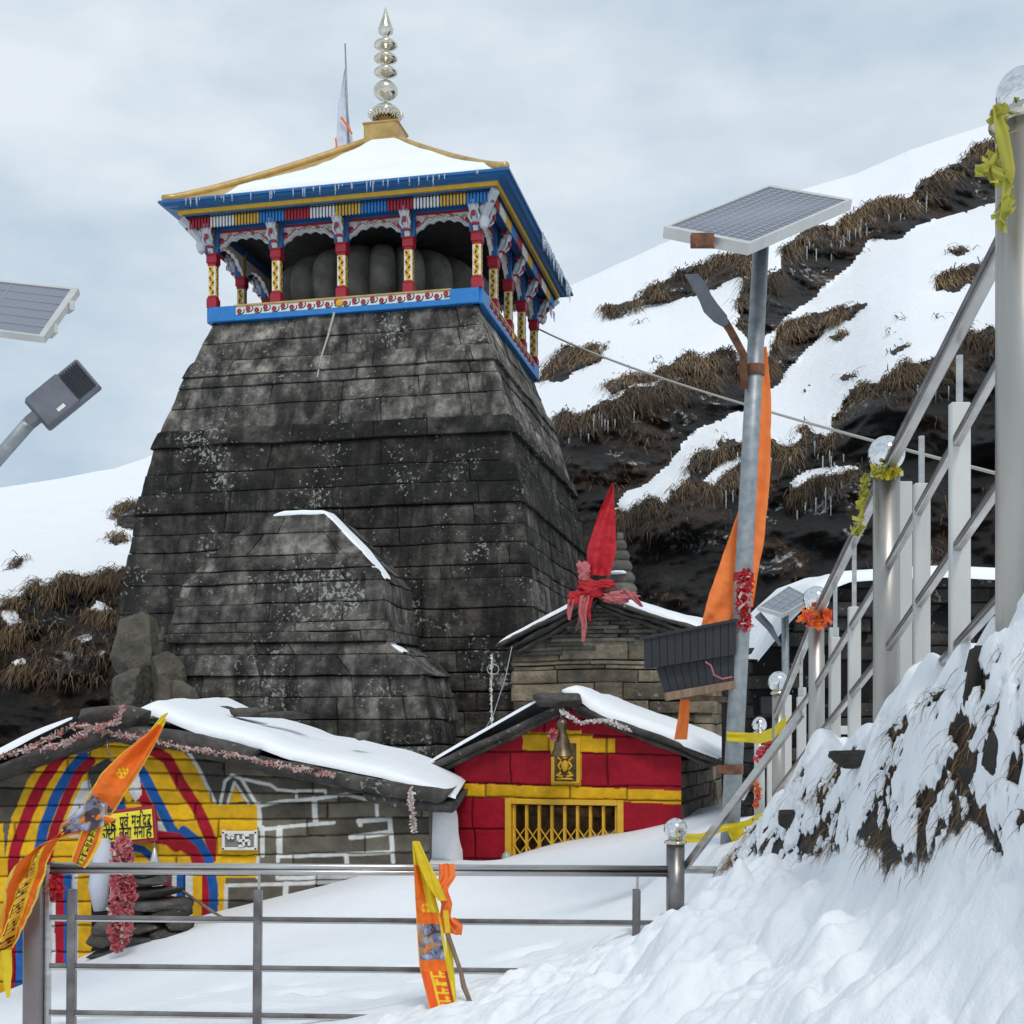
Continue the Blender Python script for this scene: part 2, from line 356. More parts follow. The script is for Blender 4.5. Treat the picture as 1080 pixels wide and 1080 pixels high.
# terrain: snow where attribute red is high; green picks dead grass over rock
def ground_mat(name, snowscale, rockscale, bd, thr=.5, lift=1.):
    m = mat(name, rough=.7); nt = m.node_tree; b = nt.nodes['Principled BSDF']; L = nt.links.new
    a_ = N(nt, 'ShaderNodeVertexColor'); a_.layer_name = 'Col'; sp = N(nt, 'ShaderNodeSeparateColor'); L(a_.outputs[0], sp.inputs[0])
    tc = N(nt, 'ShaderNodeTexCoord')
    ns = N(nt, 'ShaderNodeTexNoise', Scale=snowscale, Detail=5.); L(tc.outputs['Object'], ns.inputs['Vector'])
    rs = N(nt, 'ShaderNodeValToRGB'); rs.color_ramp.elements[0].color = (.79, .82, .86, 1); rs.color_ramp.elements[1].color = (.85, .87, .89, 1); L(ns.outputs[0], rs.inputs[0])
    nr = N(nt, 'ShaderNodeTexNoise', Scale=rockscale, Detail=10., Roughness=.7); mpr = N(nt, 'ShaderNodeMapping'); mpr.inputs['Scale'].default_value = (1, 1, 1.5)
    mpr.inputs['Rotation'].default_value = (0, .35, 0)
    L(tc.outputs['Object'], mpr.inputs[0]); L(mpr.outputs[0], nr.inputs['Vector'])
    rr = N(nt, 'ShaderNodeValToRGB'); cr = rr.color_ramp; cr.elements[0].position = .38; cr.elements[0].color = (.005, .0045, .004, 1)
    cr.elements[1].position = .75; cr.elements[1].color = (.10, .088, .076, 1); e = cr.elements.new(.58); e.color = (.016, .0135, .012, 1); L(nr.outputs[0], rr.inputs[0])
    mg = N(nt, 'ShaderNodeMapping'); mg.inputs['Scale'].default_value = (2, 1, .8); L(tc.outputs['Object'], mg.inputs[0])
    ng = N(nt, 'ShaderNodeTexNoise', Scale=rockscale*3, Detail=8., Roughness=.7, Distortion=.6); L(mg.outputs[0], ng.inputs['Vector'])
    rg = N(nt, 'ShaderNodeValToRGB'); cr = rg.color_ramp; cr.elements[0].position = .36; cr.elements[0].color = (.018, .010, .006, 1)
    cr.elements[1].position = .72; cr.elements[1].color = (.19, .125, .065, 1); e = cr.elements.new(.56); e.color = (.04, .022, .012, 1); L(ng.outputs[0], rg.inputs[0])
    for r_ in (rr, rg):
        for e in r_.color_ramp.elements: e.color = (*[min(1, c*lift) for c in e.color[:3]], 1)
    def mixf(f, A, B_):
        x = N(nt, 'ShaderNodeMix'); x.data_type = 'RGBA'; L(f, x.inputs[0]); L(A, x.inputs[6]); L(B_, x.inputs[7]); return x.outputs[2]
    # ragged edges
    nb = N(nt, 'ShaderNodeTexNoise', Scale=snowscale*5, Detail=8., Roughness=.7); L(tc.outputs['Object'], nb.inputs['Vector'])
    def rag(sock, amt=.6):
        mm = N(nt, 'ShaderNodeMath'); mm.operation = 'MULTIPLY_ADD'; L(nb.outputs[0], mm.inputs[0]); mm.inputs[1].default_value = amt; L(sock, mm.inputs[2])
        mr = N(nt, 'ShaderNodeMapRange'); mr.inputs[1].default_value = thr+amt*.5-.05; mr.inputs[2].default_value = thr+amt*.5+.05; L(mm.outputs[0], mr.inputs[0]); return mr.outputs[0]
    rock = mixf(rag(sp.outputs[1]), rr.outputs[0], rg.outputs[0])
    fs = rag(sp.outputs[0], .5)
    L(mixf(fs, rock, rs.outputs[0]), b.inputs['Base Color'])
    n3 = N(nt, 'ShaderNodeTexNoise', Scale=rockscale*4, Detail=10., Roughness=.7); L(tc.outputs['Object'], n3.inputs['Vector'])
    st = N(nt, 'ShaderNodeMapRange'); L(fs, st.inputs[0]); st.inputs[3].default_value = 1.; st.inputs[4].default_value = .42
    bu = N(nt, 'ShaderNodeBump', Distance=bd); L(n3.outputs[0], bu.inputs['Height']); L(st.outputs[0], bu.inputs['Strength']); L(bu.outputs[0], b.inputs['Normal'])
    return m
M['hill'] = ground_mat('hill_snow_and_rock', 1.1, .9, .35)
M['ground'] = ground_mat('ground_snow_and_bank', 7., 14., .03, lift=1.9)

# ------------------------------------------------------------------ polygon mask helper (numpy)
def inpoly(x, y, poly):
    c = np.zeros(x.shape, bool); n = len(poly)
    for i in range(n):
        x0, y0 = poly[i]; x1, y1 = poly[(i+1) % n]
        if y0 == y1: continue
        k = ((y0 > y) != (y1 > y)) & (x < (x1-x0)*(y-y0)/(y1-y0)+x0)
        c ^= k
    return c
def dline(x, y, pts):
    d = np.full(x.shape, 1e9)
    for (x0, y0), (x1, y1) in zip(pts[:-1], pts[1:]):
        vx, vy = x1-x0, y1-y0; t = np.clip(((x-x0)*vx+(y-y0)*vy)/(vx*vx+vy*vy+1e-9), 0, 1)
        d = np.minimum(d, np.hypot(x-x0-t*vx, y-y0-t*vy))
    return d
def blur(A, r, ax):
    k = np.exp(-.5*(np.arange(-3*r, 3*r+1)/r)**2); k /= k.sum()
    P = np.pad(A, [(3*r, 3*r) if i == ax else (0, 0) for i in range(2)], mode='edge')
    return np.apply_along_axis(lambda v: np.convolve(v, k, 'valid'), ax, P)
# ==== STRUCTURE ====
# ------------------------------------------------------------------ hillside
def build_hill():
    cols = np.arange(-260, 1461, 2.4); nr = 370
    sx = [-400, 0, 60, 120, 150, 250, 400, 560, 600, 650, 700, 800, 900, 960, 1050, 1150, 1460]
    sy = [560, 514, 505, 494, 484, 440, 392, 325, 302, 279, 256, 213, 184, 158, 128, 95, 20]
    top = np.interp(cols, sx, sy)+np.convolve(RS.randn(len(cols)), np.ones(25)/25, 'same')*1.6
    bot = np.interp(cols, [-260, 300, 500, 1460], [905, 905, 905, 905])
    t = np.linspace(0, 1, nr)
    PX = np.repeat(cols[:, None], nr, 1); PY = top[:, None]+(bot-top)[:, None]*t[None]
    q = np.stack([PX.ravel(), PY.ravel(), 0*PX.ravel()], 1)
    wx = (fbm(q, 1/22., 4, 3)*34).reshape(PX.shape); wy = (fbm(q, 1/18., 4, 9)*26).reshape(PX.shape)
    X = PX+wx; Y = PY+wy
    big = [(560, 450), (592, 440), (640, 418), (690, 408), (740, 392), (778, 378), (800, 380), (803, 402), (770, 436), (735, 460), (700, 492), (655, 532), (668, 538), (690, 528), (735, 487), (765, 464), (800, 466),
           (835, 464), (850, 452), (868, 462), (880, 430), (900, 405), (925, 402), (955, 388), (990, 372), (1010, 352), (1056, 345), (1120, 330), (1500, 300), (1500, 1000), (-400, 1000),
           (-400, 660), (0, 640), (30, 614), (45, 625), (62, 608), (90, 612), (120, 598), (160, 590), (300, 560), (420, 470), (560, 500)]
    bands = [[(1120, 120), (1056, 143), (1022, 161), (979, 189), (955, 211), (916, 214), (897, 228), (858, 238), (830, 257), (822, 283), (781, 293), (777, 312), (779, 341), (791, 355), (800, 358), (812, 353),
              (830, 338), (858, 319), (892, 280), (916, 256), (950, 249), (984, 226), (1008, 224), (1056, 208), (1120, 190), (1260, 150), (1260, 90)],
             [(635, 328), (655, 321), (668, 320), (690, 300), (730, 279), (760, 272), (793, 270), (793, 287), (760, 299), (730, 312), (695, 322), (670, 330), (645, 335)],
             [(986, 292), (1010, 283), (1031, 276), (1090, 262), (1090, 280), (1033, 292), (1015, 303), (988, 310)],
             [(818, 350), (845, 336), (880, 326), (920, 318), (905, 332), (872, 350), (850, 372), (830, 395), (815, 412), (797, 420), (793, 405), (808, 380)],
             [(560, 405), (568, 392), (580, 378), (600, 366), (630, 360), (642, 374), (612, 388), (592, 402)],
             [(636, 404), (660, 396), (700, 388), (722, 372), (748, 376), (776, 366), (780, 384), (740, 392), (690, 402), (648, 414)],
             [(1000, 262), (1012, 258), (1020, 262), (1008, 268)], [(880, 398), (893, 394), (900, 398), (886, 402)],
             [(878, 356), (892, 350), (902, 352), (886, 361)], [(935, 375), (948, 366), (958, 364), (944, 380)],
             [(110, 574), (120, 566), (134, 566), (136, 574), (120, 580)], [(8, 602), (14, 592), (24, 586), (18, 596)], [(120, 540), (136, 528), (150, 530), (150, 560), (128, 556)]]
    holes = [[(745, 507), (762, 486), (792, 476), (794, 481), (768, 496), (752, 514)], [(833, 508), (850, 498), (885, 490), (906, 496), (880, 501), (850, 508), (838, 517)],
             [(-5, 648), (14, 642), (24, 656), (8, 662)], [(94, 642), (104, 634), (120, 643), (106, 648)], [(80, 672), (92, 668), (96, 674), (84, 678)], [(14, 700), (26, 694), (30, 700), (18, 705)],
             [(560, 610), (700, 610), (700, 600), (560, 600)]]
    rock = inpoly(X, Y, big)
    for b in bands: rock |= inpoly(PX+wx*.6, PY+wy*.6, b)
    for h in holes[:-1]: rock &= ~inpoly(PX+wx*.3, PY+wy*.3, h)
    # scattered rock specks poking through the snow
    sp = (fbm(q, 1/9., 3, 40)).reshape(PX.shape); spm = (fbm(q, 1/60., 2, 50)).reshape(PX.shape)
    rock |= (sp > .30) & (spm > .05) & (PX > 560)
    R = rock.astype(float)
    k = np.where(rock, .16, 1.0); k = blur(k, 3, 1)
    stepy = (bot-top)/nr; k = k*stepy[:, None]
    cum = np.cumsum(k[:, ::-1], 1)[:, ::-1]; frac = cum/cum[:, :1]
    D1 = np.interp(cols, [-260, 0, 300, 560, 1050, 1460], [34, 36, 50, 62, 66, 60]); D0 = np.interp(cols, [-260, 150, 500, 700, 1460], [17.5, 21.5, 27.5, 24, 17])
    D = D0[:, None]*(D1/D0)[:, None]**(frac**1.25)
    D = blur(D, 13, 0)
    P = np.stack([(PX-CXP)/FP, np.ones_like(PX), (HY-PY)/FP], 2)*D[:, :, None]
    Pf = P.reshape(-1, 3)
    rb = blur(R, 1, 1)
    layer = fbm(Pf*np.array([.5, .5, 1.3]), 1.0, 5, 77).reshape(D.shape)
    chunk = (np.abs(fbm(Pf, .38, 5, 60))*1.6-.2).reshape(D.shape); soft = fbm(Pf, .25, 3, 61).reshape(D.shape); rip = fbm(Pf, 1.4, 3, 62).reshape(D.shape)
    lower = sstep(1.2, .9, D/24.)
    D2 = D*(1+.000)+rb*(layer*1.4+chunk*2.2+(np.abs(fbm(Pf, 1.1, 4, 63)).reshape(D.shape)-.12)*1.5)+(1-rb)*(soft*1.1+rip*.16)-(1-blur(R, 5, 1))*0.25
    P = np.stack([(PX-CXP)/FP, np.ones_like(PX), (HY-PY)/FP], 2)*D2[:, :, None]
    G = np.zeros_like(R)                             # grass grows where snow lies just above
    for s_ in range(1, 19):
        sh = np.roll(1-R, s_, axis=1); sh[:, :s_] = 0; G = np.maximum(G, sh*(1-s_/23.))
    G *= R; gn = fbm(q, 1/30., 3, 80).reshape(R.shape)
    G = np.clip(G+gn*.9, 0, 1)*R
    leftb = (PX < 160) & (PY < 740) & rock; G[leftb] = np.clip(.55+gn[leftb]*1.6, 0, 1)
    # back side of the ridge so the hill is a closed mound from a step aside
    back = []
    for dd, dz in ((6, -.6), (16, -5), (34, -16), (60, -34)):
        b = P[:, 0, :].copy(); b[:, 1] += dd; b[:, 2] += dz; b[:, 0] *= 1+dd/80.; back.append(b)
    V = np.concatenate([np.stack(back[::-1], 1), P], 1); col = np.zeros(V.shape[:2]+(3,)); col[:, :4, 0] = 1
    fr_ = fbm(Pf*np.array([1, 1, 1.6]), .9, 4, 93).reshape(R.shape); R2 = R*(1-.44*sstep(-.02, .16, fr_))
    col[:, 4:, 0] = 1-R2; col[:, 4:, 1] = np.clip(G+R*.62*sstep(-.02, .16, gn), 0, 1)
    mb = MB(); mb.grid(V.reshape(-1, 3), V.shape[0], V.shape[1], 0, col.reshape(-1, 3)); o = mb.build('hillside', M['hill'], smooth=True)
    tag(o, kind='structure')
    return PX, PY, P, R, G
HPX, HPY, HP, HR, HG = build_hill()

def blades(mb, P, Ln, wd, droop, cols, seg=3, dirn=(0, -1, 0), spread=.6, up=.6):
    n = len(P); P = np.asarray(P)
    d = np.array(dirn, float)[None]+RS.randn(n, 3)*spread*np.array([1, .5, .4]); d[:, 2] += up*RS.rand(n); d /= np.linalg.norm(d, axis=1)[:, None]
    side = np.cross(d, [0, -.3, 1.]); side = np.array([1, 0, 0.])[None]*.8+side*.4; side /= np.linalg.norm(side, axis=1)[:, None]
    Ln = Ln*(.55+.8*RS.rand(n)); V = []
    for k in range(seg+1):
        t = k/seg; c = P+d*(Ln*t)[:, None]; c[:, 2] -= droop*Ln*t*t
        w = wd*(1-t*.93)
        V.append(c-side*w/2); V.append(c+side*w/2)
    V = np.stack(V, 1).reshape(-1, 3); m = 2*(seg+1); F = []
    base = np.arange(n)*m
    for k in range(seg):
        F += np.stack([base+2*k, base+2*k+1, base+2*k+3, base+2*k+2], 1).tolist()
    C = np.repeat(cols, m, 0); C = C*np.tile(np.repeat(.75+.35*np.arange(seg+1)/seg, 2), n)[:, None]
    mb.add(V, F, 0, C)
def grasscols(n, dark=.5):
    pal = np.array([(.30, .20, .085), (.20, .115, .05), (.10, .055, .028), (.38, .28, .14), (.15, .085, .035)])
    return pal[RS.choice(5, n, p=[.2, .27, .27, .08, .18])]*(.7+.6*RS.rand(n, 1))
# tussocks hang over the top edge of every rock band
edge = HR*0
for s_ in range(1, 9):
    sh = np.roll(1-HR, s_, axis=1); sh[:, :s_] = 0; edge = np.maximum(edge, sh*HR)
q = np.stack([HPX.ravel(), HPY.ravel(), 0*HPX.ravel()], 1); cl = fbm(q, 1/11., 2, 91).reshape(HR.shape)
w = edge*(.05+np.clip(cl+.06, 0, 1)*3.0)+HG*.14*np.clip(cl+.15, 0, 1)
w *= ((HPX > -60) & (HPX < 1180)).astype(float)*((HPX < 175) | (HPX > 545))*(HPY < 720)
w = (w/w.sum()).ravel(); NB = 46000; idx = RS.choice(len(w), NB, p=w)
Pp = HP.reshape(-1, 3)[idx]+RS.randn(NB, 3)*.06
mb = MB(); sc_ = np.linalg.norm(Pp, axis=1)/40
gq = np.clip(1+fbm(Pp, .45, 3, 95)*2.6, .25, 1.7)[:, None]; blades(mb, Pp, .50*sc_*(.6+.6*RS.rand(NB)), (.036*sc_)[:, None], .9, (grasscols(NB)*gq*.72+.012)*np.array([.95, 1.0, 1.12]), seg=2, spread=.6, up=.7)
tag(mb.build('dry_grass', M['grass'], smooth=False), kind='stuff')
# icicles under the overhangs of the hill
mb = MB()
ie = edge*((HPX > 590) & (HPX < 1060))
regs = [((835, 905), (235, 330)), ((880, 1060), (390, 520)), ((600, 780), (420, 520)), ((900, 990), (200, 260)), ((790, 1060), (440, 640))]
for (a0, a1), (b0, b1) in regs:
    ok = np.where((ie*((HPX > a0) & (HPX < a1) & (HPY > b0) & (HPY < b1))).ravel() > .5)[0]
    if len(ok) == 0: continue
    for i in RS.choice(ok, 34):
        p = HP.reshape(-1, 3)[i]+np.array([RS.randn()*.12, -.5, -.35+RS.randn()*.1]); s_ = p[1]/40; l_ = (.25+1.5*RS.rand()**2)*s_
        mb.tube([p, p-[0, 0, l_*.5], p-[0, 0, l_]], [.024*s_, .014*s_, .002], 5)
tag(mb.build('icicles', M['ice'], smooth=True), kind='stuff')

# ------------------------------------------------------------------ ground: snow field, mound and stair bank
GP = np.array([at(*p) for p in [
    (100, 1080, 5.6), (300, 1080, 5.5), (430, 1074, 5.0), (590, 1019, 5.15), (640, 1080, 3.3), (712, 976, 5.15), (760, 935, 5.0), (540, 1100, 4.0), (860, 1080, 2.3), (1080, 1080, 1.75), (1080, 868, 2.15),
    (1010, 912, 2.35), (940, 955, 2.6), (905, 905, 3.1), (850, 960, 3.4), (800, 965, 4.0), (850, 905, 4.0), (1000, 1000, 2.1), (780, 1030, 3.0), (700, 1020, 3.9),
    (480, 921, 13.6), (530, 908, 13.8), (600, 887, 14.0), (665, 873, 14.2), (720, 861, 14.4), (770, 848, 14.8), (830, 842, 15.5), (440, 903, 12.6), (380, 925, 12.0), (300, 946, 11.9), (230, 962, 11.9), (150, 985, 11.9), (80, 1012, 11.9),
    (0, 1052, 11.9), (-60, 1075, 11.9), (300, 1010, 8.5), (500, 985, 8.5), (650, 960, 8.2), (100, 1060, 8.5), (420, 965, 10.5), (690, 925, 10.5), (768, 918, 7.9), (740, 925, 8.3), (790, 878, 10.5), (650, 985, 6.9), (500, 1020, 6.9)]]
    + [[-4, 2, -1.35], [-8, 6, -1.6], [-1.5, 1.5, -1.3], [0, .2, -1.45], [0, -4, -1.6], [-6, -4, -1.8], [.9, .5, -.35], [.6, 1.0, -.45], [2.5, 1, .35], [2.5, -4, .5], [-12, 12, -3.2], [-16, 24, -3.2],
       [3.0, 3.5, -.1], [3.5, 6, -.5], [4, 9, -.6], [6, 14, -.6], [0, 20, -1.6], [4, 20, -1.4], [12, 20, -1.2], [-5, 20, -2.2], [10, 2, .8], [10, 10, 0], [-14, 0, -2.4], [0, 28, -1.8], [14, 28, -1], [-14, 30, -3.5]])
def tps(P, q):
    def ph(r2): return np.where(r2 > 1e-12, .5*r2*np.log(r2+1e-12), 0)
    s_ = lambda A: np.stack([A[:, 0], A[:, 1]*.62], 1)
    X = s_(P); n = len(X); K = ph(((X[:, None]-X[None])**2).sum(2))+np.eye(n)*.012; A = np.hstack([np.ones((n, 1)), X])
    Mx = np.block([[K, A], [A.T, np.zeros((3, 3))]]); c = np.linalg.solve(Mx, np.concatenate([P[:, 2], np.zeros(3)]))
    Q = s_(q); out = np.empty(len(Q))
    for i in range(0, len(Q), 20000):
        Qi = Q[i:i+20000]; out[i:i+20000] = ph(((Qi[:, None]-X[None])**2).sum(2))@c[:n]+c[n]+Qi@c[n+1:]
    return out
BY = [-3, 0, 1.5, 2.3, 2.9, 3.5, 4.8, 5.8, 6.6, 8.5, 12, 16]
BXt = [.99, .95, .92, .90, .93, .98, 1.09, 1.13, 1.25, 1.5, 2.0, 2.6]       # top edge of the bank
BZt = [.75, .55, .30, .15, .06, -.045, -.27, -.52, -.68, -.66, -.62, -.6]
BWd = [.30, .26, .2, .17, .2, .2, .28, .34, .5, .7, 1, 1]                     # how far the face runs out
def ground_z(x, y, detail=True):
    q = np.stack([x, y], 1); z = tps(GP, q); q3 = np.stack([x, y, 0*x], 1)
    xt = np.interp(y, BY, BXt)+fbm(q3, 1.7, 2, 5)*.10; zt = np.interp(y, BY, BZt); wd = np.interp(y, BY, BWd)
    s_ = sstep(0, 1, (x-(xt-wd))/wd); stair = zt
    fade = sstep(13, 8, y)
    s2 = s_*fade
    zb = np.maximum(stair, z) if False else stair
    zz = z*(1-s2)+(zb+.04*sstep(0, .3, x-xt))*s2
    face = np.clip(4*s_*(1-s_), 0, 1)*fade*(y < 5.6)*(zt > z+.08)
    near = np.exp(-((y-3.2)/3.2)**2)
    if detail:
        q3z = np.stack([x, y, zz*1.0], 1)
        # footprints and lumps, larger on the mound at the right
        m = sstep(-.6, .9, x)*near
        rt = sstep(.0, .45, x)*(y < 5.2)*sstep(5.2, 4.2, y); lum = np.abs(fbm(q3, 1.9, 3, 21))*.62*m-.07*m+(np.abs(fbm(q3, 5.2, 3, 41))*.20+np.abs(fbm(q3, 11., 3, 42))*.07)*rt+np.abs(fbm(q3, 4.2, 3, 22))*.22*(.15+m)*(y < 7)+np.abs(fbm(q3, 8, 3, 27))*.14*(y < 5.2)*sstep(-.15, .1, fbm(q3, 1.3, 2, 31))*sstep(-1.2, .2, x)+fbm(q3, 24, 3, 37)*.022*(y < 5.2)*sstep(-1.2, .2, x)+fbm(q3, .8, 3, 23)*.16*(y > 6)*.6
        ft = np.clip(fbm(q3, 4.2, 2, 25)-.12, 0, 1)*np.clip(fbm(q3, .9, 2, 26)+.15, 0, 1)
        zz = zz+lum*(1-face)-ft*1.0*(1-face)*(y < 7.5)+fbm(q3, 14, 3, 24)*.018*(y < 7)
        zz = zz+face*(fbm(q3z, 9, 4, 28)*.09+np.abs(fbm(q3z, 5, 3, 29))*.20*s_)+sstep(-.3, .05, x-xt)*sstep(.5, .1, x-xt)*fade*np.abs(fbm(q3, 5, 3, 30))*.12*(y < 6.5)
    return zz, face
def sheet(xs, ys):
    X, Y = np.meshgrid(xs, ys, indexing='ij'); x, y = X.ravel(), Y.ravel(); z, face = ground_z(x, y)
    P = np.stack([x, y, z], 1)
    xt_ = np.interp(y, BY, BXt); wd_ = np.interp(y, BY, BWd); sn = fbm(P, 15., 5, 33, .62)*1.15+.6*fbm(P+3, 4.5, 3, 34)+.15*((x-xt_)/wd_+.55)*2; bs = sstep(.015, -.075, sn); bare = face*bs
    # snow sits proud of the bare bank
    P[:, 0] -= face*(1-bs)*.014; P[:, 2] += face*(1-bs)*.018
    col = np.stack([1-bare*1.0, np.clip(.5+fbm(P, 9., 3, 35)*3.2, 0, 1)*bare, 0*x], 1)
    return P, X.shape, col, face, bare
xs = np.unique(np.concatenate([np.linspace(-60, -6, 25), np.linspace(-6, -.6, 110), np.linspace(-.6, .45, 100), np.linspace(.45, 1.35, 300), np.linspace(1.35, 1.5, 12), np.linspace(1.45, 5, 45), np.linspace(5, 60, 25)]))
ys = np.unique(np.concatenate([np.linspace(-30, 0, 14), np.linspace(0, 1.3, 14), np.linspace(1.3, 5.4, 620), np.linspace(5.4, 6.2, 50), np.linspace(6.2, 16, 170), np.linspace(16, 34, 18), np.linspace(34, 90, 8)]))
GPts, gsh, gcol, gface, gbare = sheet(xs, ys)
far = (GPts[:, 1] > 34) | (np.abs(GPts[:, 0]) > 20); GPts[far, 2] = np.clip(GPts[far, 2], -8, -1.0)-2
mb = MB(); mb.grid(GPts, *gsh, 0, gcol); tag(mb.build('snow_ground', M['ground'], smooth=True), kind='structure')
# dead grass and twigs hanging out of the bank beside the stairs
ok = np.where((gbare > .5) & (gface > .25) & (GPts[:, 1] > 1.5) & (GPts[:, 1] < 5.4))[0]
mb = MB(); ii = RS.choice(ok, 1700); cw = fbm(GPts[ii], 3.5, 2, 44); ii = ii[cw > -.08]; Pg = GPts[ii]+RS.randn(len(ii), 3)*.008
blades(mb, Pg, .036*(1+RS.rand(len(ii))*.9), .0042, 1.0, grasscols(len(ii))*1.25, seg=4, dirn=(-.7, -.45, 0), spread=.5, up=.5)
tag(mb.build('bank_grass', M['grass']), kind='stuff')
def rock_lump(mb, c, sz, seed, n=14, rough=.35, col=(1, 1, 1), flat=1.0):
    V = []
    for i in range(n+1):
        th = math.pi*i/n
        for j in range(n*2):
            ph = math.pi*j/n; V.append((math.sin(th)*math.cos(ph), math.sin(th)*math.sin(ph), math.cos(th)))
    V = np.array(V); p = 3.0; V = V/(np.abs(V)**p).sum(1)[:, None]**(1/p)          # boxy
    V *= 1+rough*(fbm(V+seed*3.1, 1.5, 4, seed)*1.6+(np.abs(fbm(V+seed, 3.2, 4, seed+2))*.9-.1 if n > 20 else 0))[:, None]
    V = V*np.array(sz)/2+np.array(c); F = []
    m = n*2
    for i in range(n):
        for j in range(m): F.append((i*m+j, (i+1)*m+j, (i+1)*m+(j+1) % m, i*m+(j+1) % m))
    mb.add(V, F, 0, col)
def facet_rock(mb, c, sz, seed, n=30, col=(1, 1, 1), planes=20, fine=.05):
    R = np.random.RandomState(seed); V = []
    for i in range(n+1):
        th = math.pi*i/n
        for j in range(n*2): ph = math.pi*j/n; V.append((math.sin(th)*math.cos(ph), math.sin(th)*math.sin(ph), math.cos(th)))
    V = np.array(V); pl = R.randn(planes, 3); pl[:6] = np.vstack([np.eye(3), -np.eye(3)])+R.randn(6, 3)*.22; pl /= np.linalg.norm(pl, axis=1)[:, None]; dk = .78+.22*R.rand(planes)
    r = (dk[None]/np.maximum(V@pl.T, .12)).min(1); V = V*r[:, None]
    V *= 1+fine*(fbm(V+seed, 3., 5, seed, .6)*2.2)[:, None]+.12*fbm(V+seed, 1.1, 2, seed+3)[:, None]
    V = V*np.array(sz)/2+np.array(c); m = n*2
    mb.add(V, [(i*m+j, (i+1)*m+j, (i+1)*m+(j+1) % m, i*m+(j+1) % m) for i in range(n) for j in range(m)], 0, col)
bank_rocks = [((1040, 735), 2.32, (.09, .12, .19), 'dark upright rock at the top of the bank beside the nearest railing post'), ((912, 800), 3.2, (.13, .12, .045), 'flat dark stone sticking out of the bank below the second ball post'),
              ((1068, 800), 2.1, (.09, .1, .10), 'dark rock at the right edge of the photo half under snow'), ((835, 866), 4.0, (.08, .08, .07), 'small dark stone low on the bank beneath the yellow ribbon')]
for (pp, D, sz, lb) in bank_rocks:
    mb = MB(); c = at(*pp, D); facet_rock(mb, c, np.array(sz)*1.1, int(pp[0]), 26, (.7, .66, .62)); o = mb.build('rock', M['slab'], smooth=True); tag(o, lb, 'rock', 'rocks in the bank'); frame_origin(o, c-[0, 0, sz[2]/2])
# ------------------------------------------------------------------ masonry
class Stones:                                       # many separate dressed blocks gathered into one relief
    def __init__(s, seed): s.R = np.random.RandomState(seed); s.V = []; s.C = []; s.F = []; s.Nn = []; s.Mk = []; s.n = 0
    def patch(s, A, B, C_, D_, nrm, off, tone, nu=9, nv=5, dep=.25, e=.016, rd=.010, tilt=0.0):
        # corners A (left bottom) B (right bottom) C (right top) D (left top)
        A, B, C_, D_ = [np.array(k, float) for k in (A, B, C_, D_)]; Lu = max(np.linalg.norm(B-A), .02); Lv = max(np.linalg.norm(D_-A), .02)
        e_u = min(e/Lu, .2); e_v = min(e/Lv, .25)
        us = np.concatenate([[0, 0, e_u*.35, e_u], np.linspace(e_u, 1-e_u, nu)[1:-1], [1-e_u, 1-e_u*.35, 1, 1]])
        vs = np.concatenate([[0, 0, e_v*.35, e_v], np.linspace(e_v, 1-e_v, nv)[1:-1], [1-e_v, 1-e_v*.35, 1, 1]])
        ud = np.concatenate([[-dep, -rd*1.3, -rd*.35, 0], np.zeros(nu-2), [0, -rd*.35, -rd*1.3, -dep]])
        vd = np.concatenate([[-dep, -rd*1.3, -rd*.35, 0], np.zeros(nv-2), [0, -rd*.35, -rd*1.3, -dep]])
        U, Vv = np.meshgrid(us, vs, indexing='ij'); d = np.minimum(ud[:, None], vd[None])+np.zeros_like(U)
        P = ((1-U)*(1-Vv))[..., None]*A+(U*(1-Vv))[..., None]*B+(U*Vv)[..., None]*C_+((1-U)*Vv)[..., None]*D_
        d2 = d+off+(d > -.2)*tilt*(Vv-.5)
        P = P+d2[..., None]*nrm
        n = P.reshape(-1, 3); s.V.append(n); s.Nn.append(np.tile(nrm, (len(n), 1))); s.Mk.append((d > -dep*.9).ravel().astype(float))
        s.C.append(np.tile(tone, (len(n), 1))); a_, b_ = U.shape
        ij = (np.arange(a_-1)[:, None]*b_+np.arange(b_-1)[None]).ravel()+s.n
        s.F += np.stack([ij, ij+b_, ij+b_+1, ij+1], 1).tolist(); s.n += len(n)
    def flush(s, mb, amp=.03, sc=3.0, seed=5):
        V = np.vstack(s.V); Nn = np.vstack(s.Nn); Mk = np.hstack(s.Mk)
        d = (fbm(V, sc, 4, seed)*amp*1.6+fbm(V, sc*.3, 2, seed+9)*amp)*Mk
        V = V+Nn*d[:, None]; V[:, 2] += fbm(V, 1.1, 2, seed+4)*amp*1.2
        mb.add(V, s.F, 0, np.vstack(s.C))
def tone(R, lo=.72, hi=1.2, warm=.05):
    t = lo+(hi-lo)*R.rand(); w = R.rand()*warm; return (t*(1+w), t, t*(1-w))
